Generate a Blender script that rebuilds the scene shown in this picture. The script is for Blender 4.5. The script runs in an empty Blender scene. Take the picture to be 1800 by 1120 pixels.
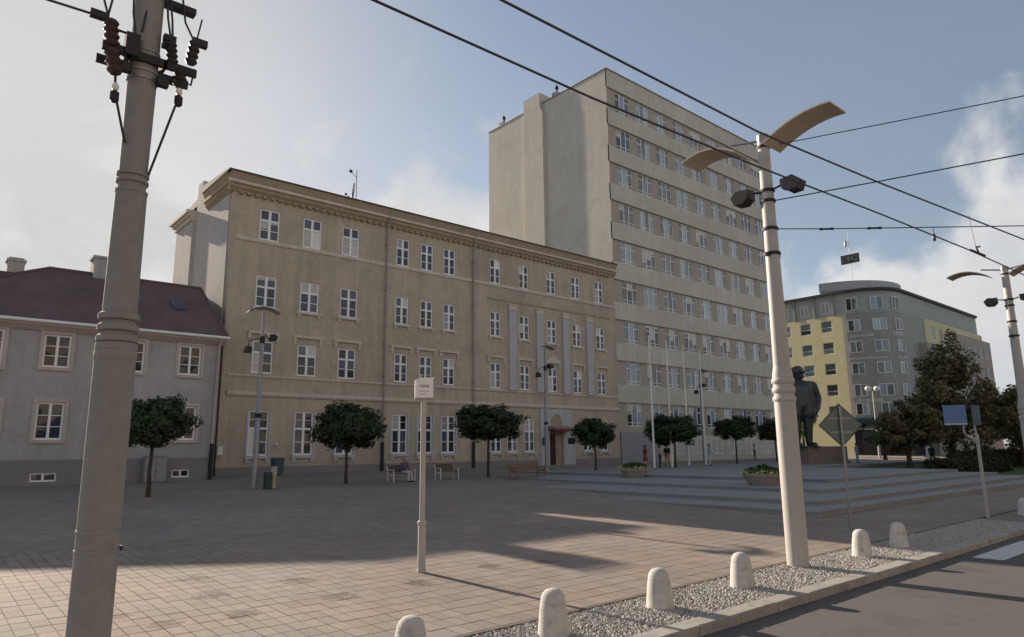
import bpy, math, random
import numpy as np
from mathutils import Vector, Matrix

R_ = math.radians
rnd = random.Random(7)
sc = bpy.context.scene
COL = sc.collection

# ------------------------------------------------------------------ camera, sky, sun, exposure
cam_d = bpy.data.cameras.new("camera")
cam = bpy.data.objects.new("camera", cam_d); COL.objects.link(cam)
cr = Vector((0.75678082, -0.65358772, -0.01028991))
cu = Vector((-0.11364405, -0.14705643, 0.98257795))
cf = Vector((0.64371408, 0.74242677, 0.18556584))
cam.matrix_world = Matrix(((cr.x, cu.x, -cf.x, 0.0), (cr.y, cu.y, -cf.y, 0.0), (cr.z, cu.z, -cf.z, 2.4), (0, 0, 0, 1)))
cam_d.sensor_width = 36.0
cam_d.lens = 1211.487 / 1800.0 * 36.0
cam_d.clip_end = 3000
cam_d.clip_start = 0.1
sc.camera = cam

SUN_EL, SUN_AZ = R_(20.5), R_(-4.0)          # azimuth measured from +Y towards +X
SUN = Vector((math.sin(SUN_AZ) * math.cos(SUN_EL), math.cos(SUN_AZ) * math.cos(SUN_EL), math.sin(SUN_EL)))

world = bpy.data.worlds.new("World"); sc.world = world
world.use_nodes = True
wn, wl = world.node_tree.nodes, world.node_tree.links
for n in list(wn): wn.remove(n)
def W(t, **k):
    n = wn.new(t)
    for a, b in k.items(): setattr(n, a, b)
    return n
def wmath(op, a, b=None, c=None, clamp=False):
    n = W("ShaderNodeMath", operation=op, use_clamp=clamp)
    for i, v in enumerate((a, b, c)):
        if v is None: continue
        if isinstance(v, (int, float)): n.inputs[i].default_value = v
        else: wl.new(v, n.inputs[i])
    return n.outputs[0]
def wmix(fac, a, b):
    n = W("ShaderNodeMix", data_type="RGBA")
    if isinstance(fac, (int, float)): n.inputs[0].default_value = fac
    else: wl.new(fac, n.inputs[0])
    for s, v in ((6, a), (7, b)):
        if isinstance(v, tuple): n.inputs[s].default_value = v
        else: wl.new(v, n.inputs[s])
    return n.outputs[2]
def wramp(v, a, b):
    n = W("ShaderNodeMapRange", interpolation_type="SMOOTHSTEP")
    wl.new(v, n.inputs[0]); n.inputs[1].default_value = a; n.inputs[2].default_value = b
    return n.outputs[0]
sky = W("ShaderNodeTexSky", sky_type="NISHITA")
sky.sun_disc = False
sky.sun_elevation = SUN_EL; sky.sun_rotation = SUN_AZ
sky.altitude = 20; sky.air_density = 1.0; sky.dust_density = 1.2; sky.ozone_density = 1.5
tc = W("ShaderNodeTexCoord")
sp = W("ShaderNodeSeparateXYZ"); wl.new(tc.outputs["Generated"], sp.inputs[0])
zc = wmath("MAXIMUM", sp.outputs[2], 0.0)
den = wmath("ADD", zc, 0.16)
cb = W("ShaderNodeCombineXYZ")
wl.new(wmath("DIVIDE", sp.outputs[0], den), cb.inputs[0]); wl.new(wmath("DIVIDE", sp.outputs[1], den), cb.inputs[1])
def wnoise(scale, detail, rough, off, sx=1.0, sy=1.0, dist=0.0, rot=0.0, src=None):
    mp = W("ShaderNodeMapping"); mp.inputs[1].default_value = off; mp.inputs[3].default_value = (sx, sy, 1); mp.inputs[2].default_value = (0, 0, rot)
    wl.new(src if src is not None else cb.outputs[0], mp.inputs[0])
    n = W("ShaderNodeTexNoise"); n.inputs["Scale"].default_value = scale; n.inputs["Detail"].default_value = detail
    n.inputs["Roughness"].default_value = rough; n.inputs["Distortion"].default_value = dist
    wl.new(mp.outputs[0], n.inputs["Vector"])
    return n.outputs[0]
dotn = W("ShaderNodeVectorMath", operation="DOT_PRODUCT")
wl.new(tc.outputs["Generated"], dotn.inputs[0]); dotn.inputs[1].default_value = SUN
sunprox = wramp(dotn.outputs["Value"], 0.76, 1.02)
# cumulus low over the horizon, thin cirrus veil higher up
cum = wnoise(2.6, 9.0, 0.55, (5.3, 2.2, 0.0), dist=0.25, src=tc.outputs["Generated"], sy=1.0)
lowband = wramp(sp.outputs[2], 0.62, 0.05)
cum_v = wmath("ADD", cum, wmath("MULTIPLY", lowband, 0.24))
cum_m = wramp(cum_v, 0.565, 0.665)
veil = wnoise(0.9, 6.0, 0.55, (1.7, 8.1, 0.0), sx=0.8, sy=1.3, dist=0.6, rot=0.6)
veil_m = wmath("MULTIPLY", wramp(veil, 0.12, 0.98), 0.80)
veil_m = wmath("ADD", wmath("MULTIPLY", veil_m, 0.62), wmath("MULTIPLY", sunprox, 0.92), clamp=True)
shade = wnoise(3.4, 6.0, 0.6, (9.0, 3.0, 1.0), src=tc.outputs["Generated"])
cloudc = wmix(wramp(shade, 0.3, 0.7), (4.0, 4.25, 4.6, 1), (6.1, 6.0, 5.9, 1))
veilc = wmix(sunprox, (2.7, 3.0, 3.5, 1), (5.2, 5.15, 5.12, 1))
veilc = wmix(wmath("MULTIPLY", wramp(wnoise(1.3, 8.0, 0.62, (3.1, 0.4, 0.0), sx=0.35, sy=1.6, dist=0.7, rot=0.5), 0.35, 0.75), 0.22), veilc, (3.0, 3.2, 3.55, 1))
skyc = wmix(veil_m, sky.outputs[0], veilc)
skyc = wmix(cum_m, skyc, cloudc)
hsv = W("ShaderNodeHueSaturation"); hsv.inputs["Saturation"].default_value = 0.82; hsv.inputs["Value"].default_value = 0.83; wl.new(skyc, hsv.inputs["Color"])
bg = W("ShaderNodeBackground"); bg.inputs[1].default_value = 0.078
wo = W("ShaderNodeOutputWorld")
wl.new(hsv.outputs[0], bg.inputs[0]); wl.new(bg.outputs[0], wo.inputs[0])

sun_d = bpy.data.lights.new("sun", "SUN")
sun_d.energy = 4.5; sun_d.angle = R_(0.53); sun_d.color = (1.0, 0.83, 0.66)
sun_o = bpy.data.objects.new("sun", sun_d); COL.objects.link(sun_o)
sun_o.rotation_mode = "QUATERNION"; sun_o.rotation_quaternion = SUN.to_track_quat("Z", "Y")

vs = sc.view_settings
vs.view_transform = "Standard"; vs.look = "None"; vs.exposure = 1.06; vs.gamma = 1.0; vs.use_curve_mapping = False
sc.cycles.max_bounces = 6; sc.cycles.diffuse_bounces = 3; sc.cycles.glossy_bounces = 3
sc.cycles.transparent_max_bounces = 6
sc.cycles.caustics_reflective = False; sc.cycles.caustics_refractive = False
sc.cycles.sample_clamp_indirect = 6.0

# ------------------------------------------------------------------ helpers
def gz(y):
    """height of the plaza: it rises gently from the kerb to the buildings"""
    return 0.12 + 0.022 * (min(max(y, 5.5), 62.0) - 6.0)

MATS = {}
def mat(name, col, rough=0.8, var=0.12, scale=3.0, bump=0.0, bscale=40.0, spec=0.3, metal=0.0, streak=0.0, island=0.0,
        translucent=0.0, emit=None, big=0.0, dark=None, stretch=None):
    if name in MATS: return MATS[name]
    m = bpy.data.materials.new(name); m.use_nodes = True
    nt = m.node_tree; N, L = nt.nodes, nt.links
    p = N["Principled BSDF"]
    p.inputs["Roughness"].default_value = rough
    p.inputs["Metallic"].default_value = metal
    p.inputs["Specular IOR Level"].default_value = spec
    geo = N.new("ShaderNodeNewGeometry")
    tcn = N.new("ShaderNodeTexCoord")
    src = geo.outputs["Position"]
    def noise(sc_, det, s3=None, rg=0.6):
        n = N.new("ShaderNodeTexNoise"); n.inputs["Scale"].default_value = sc_; n.inputs["Detail"].default_value = det
        n.inputs["Roughness"].default_value = rg
        if s3:
            mp = N.new("ShaderNodeMapping"); mp.inputs[3].default_value = s3
            L.new(src, mp.inputs[0]); L.new(mp.outputs[0], n.inputs["Vector"])
        else: L.new(src, n.inputs["Vector"])
        return n.outputs[0]
    def rng(v, a, b, c, d):
        n = N.new("ShaderNodeMapRange"); L.new(v, n.inputs[0])
        for i, q in enumerate((a, b, c, d)): n.inputs[i + 1].default_value = q
        return n.outputs[0]
    def mul(a, b):
        n = N.new("ShaderNodeMath"); n.operation = "MULTIPLY"; L.new(a, n.inputs[0]); L.new(b, n.inputs[1]); return n.outputs[0]
    f = rng(noise(scale, 6.0, stretch), 0.25, 0.75, 1 - var, 1 + var)
    if big: f = mul(f, rng(noise(scale * 0.09, 3.0), 0.3, 0.7, 1 - big, 1 + big))
    if streak: f = mul(f, rng(noise(1.0, 5.0, (2.2, 2.2, 0.16)), 0.35, 0.7, 1 - streak, 1 + streak * 0.5))
    if island: f = mul(f, rng(geo.outputs["Random Per Island"], 0, 1, 1 - island, 1 + island))
    mx = N.new("ShaderNodeVectorMath"); mx.operation = "SCALE"; mx.inputs[0].default_value = col[:3]
    L.new(f, mx.inputs["Scale"])
    out = mx.outputs[0]
    if dark:  # blotches of a second colour
        q = N.new("ShaderNodeMix"); q.data_type = "RGBA"; L.new(rng(noise(dark[1], 5.0), dark[2], dark[2] + 0.12, 0, dark[3]), q.inputs[0])
        L.new(out, q.inputs[6]); q.inputs[7].default_value = (*dark[0], 1); out = q.outputs[2]
    L.new(out, p.inputs["Base Color"])
    if bump:
        b = N.new("ShaderNodeBump"); b.inputs["Strength"].default_value = bump; b.inputs["Distance"].default_value = 0.02
        L.new(noise(bscale, 4.0), b.inputs["Height"]); L.new(b.outputs[0], p.inputs["Normal"])
    if translucent:
        t = N.new("ShaderNodeBsdfTranslucent"); L.new(out, t.inputs[0])
        a = N.new("ShaderNodeMixShader"); a.inputs[0].default_value = translucent
        L.new(p.outputs[0], a.inputs[1]); L.new(t.outputs[0], a.inputs[2]); L.new(a.outputs[0], N["Material Output"].inputs[0])
    if emit:
        p.inputs["Emission Color"].default_value = (*emit[0], 1); p.inputs["Emission Strength"].default_value = emit[1]
    MATS[name] = m
    return m

def glass(name, col, ior=1.9, rough=0.04, wave=0.03, blind=None):
    m = bpy.data.materials.new(name); m.use_nodes = True
    N, L = m.node_tree.nodes, m.node_tree.links
    p = N["Principled BSDF"]; p.inputs["Roughness"].default_value = rough; p.inputs["IOR"].default_value = ior
    oi = N.new("ShaderNodeObjectInfo")
    mr = N.new("ShaderNodeMapRange"); L.new(oi.outputs["Random"], mr.inputs[0]); mr.inputs[3].default_value = 0.25; mr.inputs[4].default_value = 2.0
    v = N.new("ShaderNodeVectorMath"); v.operation = "SCALE"; v.inputs[0].default_value = col; L.new(mr.outputs[0], v.inputs["Scale"])
    out = v.outputs[0]
    if blind:   # a roller blind let down to a different height behind each pane
        t_ = N.new("ShaderNodeTexCoord"); sz = N.new("ShaderNodeSeparateXYZ"); L.new(t_.outputs["Object"], sz.inputs[0])
        wn_ = N.new("ShaderNodeTexWhiteNoise"); wn_.noise_dimensions = "1D"; L.new(oi.outputs["Random"], wn_.inputs["W"])
        th_ = N.new("ShaderNodeMapRange"); L.new(wn_.outputs["Value"], th_.inputs[0]); th_.inputs[3].default_value = 0.5; th_.inputs[4].default_value = 2.0
        gt_ = N.new("ShaderNodeMath"); gt_.operation = "GREATER_THAN"; L.new(sz.outputs[2], gt_.inputs[0]); L.new(th_.outputs[0], gt_.inputs[1])
        mxb = N.new("ShaderNodeMix"); mxb.data_type = "RGBA"; L.new(gt_.outputs[0], mxb.inputs[0]); L.new(out, mxb.inputs[6]); mxb.inputs[7].default_value = (*blind, 1); out = mxb.outputs[2]
    L.new(out, p.inputs["Base Color"])
    g = N.new("ShaderNodeNewGeometry")
    n = N.new("ShaderNodeTexNoise"); n.inputs["Scale"].default_value = 1.6; n.inputs["Detail"].default_value = 1.0; L.new(g.outputs["Position"], n.inputs["Vector"])
    b = N.new("ShaderNodeBump"); b.inputs["Strength"].default_value = wave * 4; b.inputs["Distance"].default_value = 0.05
    L.new(n.outputs[0], b.inputs["Height"]); L.new(b.outputs[0], p.inputs["Normal"])
    MATS[name] = m
    return m

class MB:
    """collects shapes, build() links them as ONE mesh object"""
    def __init__(s): s.v, s.f, s.m, s.cur = [], [], [], 0
    def add(s, vs_, fs):
        o = len(s.v); s.v += [tuple(q) for q in vs_]; s.f += [tuple(i + o for i in q) for q in fs]; s.m += [s.cur] * len(fs); return s
    def box(s, x0, x1, y0, y1, z0, z1):
        return s.add([(x0, y0, z0), (x1, y0, z0), (x1, y1, z0), (x0, y1, z0), (x0, y0, z1), (x1, y0, z1), (x1, y1, z1), (x0, y1, z1)],
                     [(0, 3, 2, 1), (4, 5, 6, 7), (0, 1, 5, 4), (1, 2, 6, 5), (2, 3, 7, 6), (3, 0, 4, 7)])
    def bbox(s, x0, x1, y0, y1, z0, z1, b=0.01):
        """box with chamfered top and vertical edges"""
        lo = [(x0 + b, y0), (x1 - b, y0), (x1, y0 + b), (x1, y1 - b), (x1 - b, y1), (x0 + b, y1), (x0, y1 - b), (x0, y0 + b)]
        cx, cy = (x0 + x1) / 2, (y0 + y1) / 2
        kx, ky = (x1 - x0 - 2 * b) / (x1 - x0), (y1 - y0 - 2 * b) / (y1 - y0)
        up = [(cx + (a - cx) * kx, cy + (c - cy) * ky) for a, c in lo]
        s.add([(a, c, z0) for a, c in lo] + [(a, c, z1 - b) for a, c in lo] + [(a, c, z1) for a, c in up],
              [tuple(range(7, -1, -1))] + [(i, (i + 1) % 8, 8 + (i + 1) % 8, 8 + i) for i in range(8)] +
              [(8 + i, 8 + (i + 1) % 8, 16 + (i + 1) % 8, 16 + i) for i in range(8)] + [tuple(range(16, 24))])
        return s
    def prism(s, pts, axis, a, b):
        """extrude a 2D outline along axis 'x','y' or 'z'"""
        n = len(pts)
        P = {"x": lambda p, t: (t, p[0], p[1]), "y": lambda p, t: (p[0], t, p[1]), "z": lambda p, t: (p[0], p[1], t)}[axis]
        return s.add([P(p, a) for p in pts] + [P(p, b) for p in pts],
                     [tuple(range(n - 1, -1, -1)), tuple(range(n, 2 * n))] + [(i, (i + 1) % n, n + (i + 1) % n, n + i) for i in range(n)])
    def lathe(s, prof, c=(0, 0, 0), seg=16, cap=True):
        """prof: list of (radius, z)"""
        o = []
        for r, z in prof:
            for k in range(seg):
                a = 2 * math.pi * k / seg; o.append((c[0] + r * math.cos(a), c[1] + r * math.sin(a), c[2] + z))
        fs = []
        for j in range(len(prof) - 1):
            for k in range(seg):
                k2 = (k + 1) % seg; fs.append((j * seg + k, j * seg + k2, (j + 1) * seg + k2, (j + 1) * seg + k))
        if cap: fs += [tuple(range(seg - 1, -1, -1)), tuple(range((len(prof) - 1) * seg, len(prof) * seg))]
        return s.add(o, fs)
    def tube(s, pts, r, seg=8):
        """tube along points, r a number or one radius for each point"""
        pts = [Vector(p) for p in pts]; n = len(pts)
        rr = r if isinstance(r, (list, tuple)) else [r] * n
        o = []; pu = None
        for i, p in enumerate(pts):
            t = (pts[min(i + 1, n - 1)] - pts[max(i - 1, 0)]).normalized()
            if pu is None: pu = t.orthogonal().normalized()
            u = (pu - t * pu.dot(t)).normalized(); pu = u; w = t.cross(u)
            for k in range(seg):
                a = 2 * math.pi * k / seg; o.append(p + (u * math.cos(a) + w * math.sin(a)) * rr[i])
        fs = []
        for j in range(n - 1):
            for k in range(seg):
                k2 = (k + 1) % seg; fs.append((j * seg + k, j * seg + k2, (j + 1) * seg + k2, (j + 1) * seg + k))
        fs += [tuple(range(seg - 1, -1, -1)), tuple(range((n - 1) * seg, n * seg))]
        return s.add(o, fs)
    def mesh(s, name, mats, smooth=False, off=(0, 0, 0)):
        me = bpy.data.meshes.new(name)
        me.from_pydata([(a - off[0], b - off[1], c - off[2]) for a, b, c in s.v], [], s.f)
        for q in (mats if isinstance(mats, (list, tuple)) else [mats]): me.materials.append(q)
        if max(s.m, default=0): me.polygons.foreach_set("material_index", s.m)
        if smooth:
            me.polygons.foreach_set("use_smooth", [True] * len(s.f)); me.set_sharp_from_angle(angle=R_(40))
        return me
    def build(s, name, mats, parent=None, smooth=False, local=False):
        off = (0, 0, 0)
        if parent is not None and not local: off = worldloc(parent)
        return inst(name, s.mesh(name, mats, smooth, off), parent)

def worldloc(o):
    v = Vector(o.location)
    while o.parent is not None: o = o.parent; v += Vector(o.location)
    return v
def inst(name, me, parent=None, loc=(0, 0, 0), rz=0.0):
    o = bpy.data.objects.new(name, me); COL.objects.link(o)
    o.parent = parent; o.location = loc
    if rz: o.rotation_euler = (0, 0, rz)
    return o
def tag(o, label, cat, group=None):
    o["label"] = label; o["category"] = cat
    if group: o["group"] = group
    return o
def struct(o, kind="structure"):
    o["kind"] = kind; return o
def thing(name, label, cat, loc=(0, 0, 0), rz=0.0, group=None):
    o = bpy.data.objects.new(name, None); COL.objects.link(o)
    o.location = loc; o.rotation_euler = (0, 0, rz); o.empty_display_size = 0.3
    return tag(o, label, cat, group)
def copy_tree(o, parent=None):
    c = o.copy(); COL.objects.link(c); c.parent = parent
    for ch in list(o.children): copy_tree(ch, c)
    return c

# ------------------------------------------------------------------ materials
mat("plaster_brown", (0.475, 0.402, 0.305), 0.92, 0.10, 2.4, 0.35, 30, streak=0.12, big=0.13, dark=((0.34, 0.30, 0.24), 0.55, 0.53, 0.5))
mat("plaster_gable", (0.47, 0.455, 0.42), 0.92, 0.07, 1.6, 0.2, 30, streak=0.05, big=0.07)
mat("trim_cream", (0.60, 0.55, 0.47), 0.85, 0.10, 4.0, 0.1, 40, streak=0.10)
mat("trim_grey", (0.47, 0.475, 0.49), 0.85, 0.08, 4.0, 0.1, 40, streak=0.06)
mat("cornice_tan", (0.39, 0.31, 0.22), 0.88, 0.12, 3.0, 0.1, 40, streak=0.12)
mat("frame_white", (0.82, 0.82, 0.80), 0.5, 0.05, 6.0, spec=0.4)
mat("plaster_tall", (0.57, 0.545, 0.475), 0.92, 0.06, 1.2, 0.15, 30, streak=0.05, big=0.07, dark=((0.46, 0.40, 0.36), 0.35, 0.55, 0.5))
mat("plaster_band", (0.57, 0.54, 0.46), 0.92, 0.07, 1.5, 0.15, 30, streak=0.09, big=0.07, dark=((0.45, 0.42, 0.355), 0.5, 0.56, 0.5))
mat("pier_brown", (0.41, 0.365, 0.295), 0.9, 0.10, 3.0)
mat("plinth_grey", (0.30, 0.31, 0.34), 0.75, 0.10, 2.0, 0.1)
mat("plaster_low", (0.395, 0.378, 0.378), 0.92, 0.09, 2.2, 0.3, 30, streak=0.08, big=0.12, dark=((0.30, 0.25, 0.245), 0.6, 0.55, 0.5))
mat("plinth_low", (0.24, 0.225, 0.225), 0.92, 0.10, 3.0, 0.2, 30)
mat("trim_pink", (0.50, 0.43, 0.39), 0.85, 0.08, 4.0, streak=0.08)
mat("roof_purple", (0.135, 0.090, 0.086), 0.78, 0.22, 6.0, 0.3, 12, big=0.15)
mat("roof_dark", (0.085, 0.075, 0.065), 0.8, 0.2, 4.0)
mat("sheet_metal", (0.30, 0.28, 0.25), 0.45, 0.10, 5.0, metal=0.6)
mat("pipe_grey", (0.27, 0.26, 0.25), 0.5, 0.1, 5.0, spec=0.4)
mat("iron_black", (0.025, 0.025, 0.027), 0.6, 0.2, 6.0)
mat("chimney_plaster", (0.42, 0.41, 0.40), 0.9, 0.12, 3.0, streak=0.2)
mat("concrete_pole", (0.270, 0.260, 0.252), 0.85, 0.10, 9.0, 0.25, 90, streak=0.07)
mat("lamp_pole", (0.41, 0.40, 0.375), 0.55, 0.06, 5.0, 0.05, 60, streak=0.04)
mat("concrete_white", (0.57, 0.56, 0.53), 0.9, 0.12, 9.0, 0.5, 110, streak=0.12, dark=((0.33, 0.30, 0.25), 6.0, 0.56, 0.65))
mat("steel_grey", (0.26, 0.27, 0.29), 0.45, 0.08, 8.0, metal=0.5)
mat("wire_dark", (0.035, 0.035, 0.042), 0.5, 0.1, 6.0)
mat("insulator_brown", (0.055, 0.034, 0.032), 0.35, 0.15, 10.0, spec=0.5)
mat("insulator_dark", (0.03, 0.028, 0.03), 0.4, 0.15, 10.0, spec=0.5)
mat("white_paint", (0.80, 0.80, 0.78), 0.55, 0.05, 8.0)
mat("panel_tan", (0.45, 0.385, 0.305), 0.6, 0.07, 3.0, stretch=(3, 3, 3))
mat("flood_body", (0.022, 0.021, 0.021), 0.5, 0.15, 8.0)
mat("asphalt", (0.125, 0.119, 0.115), 0.9, 0.20, 60.0, 0.6, 160, big=0.0, dark=((0.080, 0.077, 0.076), 0.9, 0.53, 0.55), stretch=(0.25, 1.0, 1.0))
mat("road_paint", (0.55, 0.55, 0.54), 0.8, 0.18, 9.0)
mat("kerb_stone", (0.36, 0.345, 0.31), 0.85, 0.18, 7.0, 0.5, 120, big=0.12, dark=((0.22, 0.205, 0.18), 3.0, 0.54, 0.6))
mat("edging", (0.135, 0.12, 0.105), 0.9, 0.15, 8.0)
mat("gravel_bed", (0.20, 0.185, 0.165), 0.95, 0.2, 30.0)
mat("gravel_stone", (0.36, 0.345, 0.315), 0.85, 0.10, 12.0, island=0.26)
mat("ground_grey", (0.15, 0.145, 0.14), 0.95, 0.15, 1.2)
mat("granite_step", (0.27, 0.275, 0.27), 0.8, 0.12, 5.0, 0.2, 90, big=0.08)
mat("granite_riser", (0.15, 0.155, 0.16), 0.8, 0.15, 6.0, 0.2, 90)
mat("granite_brown", (0.24, 0.19, 0.155), 0.7, 0.15, 6.0, 0.15, 60)
mat("bronze", (0.065, 0.074, 0.078), 0.42, 0.3, 4.0, 0.25, 14, metal=0.45, spec=0.5)
mat("planter_concrete", (0.33, 0.29, 0.245), 0.9, 0.15, 8.0, 0.35, 60)
mat("leaf_maple", (0.046, 0.070, 0.034), 0.65, 0.2, 1.5, island=0.5, translucent=0.2, spec=0.25)
mat("leaf_bronze", (0.170, 0.158, 0.078), 0.7, 0.25, 0.9, island=0.55, translucent=0.32, spec=0.2)
mat("leaf_bright", (0.16, 0.24, 0.05), 0.6, 0.2, 2.0, island=0.4, translucent=0.25, spec=0.25)
mat("leaf_plant", (0.05, 0.12, 0.025), 0.6, 0.2, 2.0, island=0.4, translucent=0.2, spec=0.25)
mat("petal_cream", (0.65, 0.58, 0.36), 0.7, 0.1, 6.0, island=0.25, translucent=0.2)
mat("hedge_leaf", (0.045, 0.055, 0.028), 0.7, 0.2, 2.0, island=0.4, translucent=0.08, spec=0.2)
mat("bark", (0.065, 0.052, 0.042), 0.95, 0.25, 10.0, 0.6, 40)
mat("grass", (0.055, 0.10, 0.03), 0.9, 0.25, 3.0, island=0.35)
mat("wood_slat", (0.085, 0.060, 0.045), 0.7, 0.2, 5.0, stretch=(1, 8, 8))
mat("wood_bench", (0.21, 0.125, 0.08), 0.7, 0.2, 5.0, stretch=(1, 8, 8))
mat("bench_white", (0.62, 0.60, 0.54), 0.6, 0.08, 6.0)
mat("door_red", (0.050, 0.016, 0.014), 0.5, 0.2, 5.0, stretch=(8, 8, 1))
mat("canopy_red", (0.22, 0.045, 0.035), 0.6, 0.1, 5.0)
mat("canopy_top", (0.26, 0.20, 0.19), 0.7, 0.1, 5.0)
mat("plaque_black", (0.015, 0.015, 0.02), 0.35, 0.1, 5.0)
mat("blue_sign", (0.11, 0.20, 0.40), 0.45, 0.08, 6.0)
mat("blue_dark", (0.03, 0.07, 0.11), 0.5, 0.08, 6.0)
mat("blue_bin", (0.05, 0.095, 0.14), 0.5, 0.12, 5.0)
mat("bin_tan", (0.46, 0.40, 0.30), 0.7, 0.1, 6.0)
mat("bin_dark", (0.04, 0.06, 0.05), 0.6, 0.1, 6.0)
mat("cabinet_grey", (0.33, 0.32, 0.30), 0.8, 0.18, 5.0, streak=0.15)
mat("sign_back", (0.11, 0.15, 0.155), 0.4, 0.08, 5.0, metal=0.4)
mat("sign_edge", (0.05, 0.06, 0.06), 0.5)
mat("text_grey", (0.42, 0.36, 0.40), 0.7, 0.05)
mat("text_pale", (0.50, 0.53, 0.55), 0.6, 0.05)
mat("plaster_yellow", (0.64, 0.60, 0.37), 0.9, 0.06, 1.2, streak=0.05, big=0.04)
mat("clad_grey", (0.30, 0.31, 0.298), 0.6, 0.10, 1.4, streak=0.06)
mat("clad_mid", (0.45, 0.455, 0.45), 0.7, 0.08, 1.4, streak=0.05)
mat("clad_pink", (0.37, 0.335, 0.30), 0.8, 0.07, 1.4, streak=0.05)
mat("clad_loft", (0.37, 0.395, 0.38), 0.6, 0.08, 1.4)
mat("fascia_dark", (0.045, 0.05, 0.048), 0.6, 0.1, 3.0)
mat("shop_dark", (0.018, 0.018, 0.026), 0.3, 0.2, 1.5, spec=0.5)
mat("facade_warm", (0.36, 0.30, 0.23), 0.9, 0.08, 2.0, streak=0.06)
mat("far_orange", (0.42, 0.20, 0.12), 0.9, 0.1, 2.0)
mat("globe_white", (0.85, 0.85, 0.82), 0.35, 0.02, 5.0)
mat("skin", (0.45, 0.28, 0.20), 0.6, 0.05); mat("hair_dark", (0.03, 0.022, 0.018), 0.6, 0.1); mat("hair_grey", (0.30, 0.27, 0.25), 0.7, 0.1)
for nm, c in dict(cloth_purple=(0.10, 0.075, 0.17), cloth_pale=(0.52, 0.52, 0.53), cloth_red=(0.22, 0.035, 0.06), cloth_black=(0.02, 0.02, 0.025),
                  cloth_blue=(0.30, 0.36, 0.46), cloth_navy=(0.03, 0.045, 0.09), cloth_cream=(0.55, 0.42, 0.36), cloth_pink=(0.45, 0.20, 0.20),
                  shoe=(0.03, 0.028, 0.027)).items(): mat(nm, c, 0.85, 0.1, 12.0)
glass("glass_old", (0.040, 0.050, 0.075), 1.52)
glass("glass_blind", (0.40, 0.39, 0.37), 1.5, 0.15)
glass("glass_tall", (0.17, 0.21, 0.25), 1.8)
glass("glass_tall_dark", (0.05, 0.06, 0.075), 1.8)
glass("glass_half", (0.05, 0.06, 0.08), 1.6, blind=(0.46, 0.45, 0.42))
glass("glass_modern", (0.10, 0.14, 0.16), 1.9)

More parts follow.
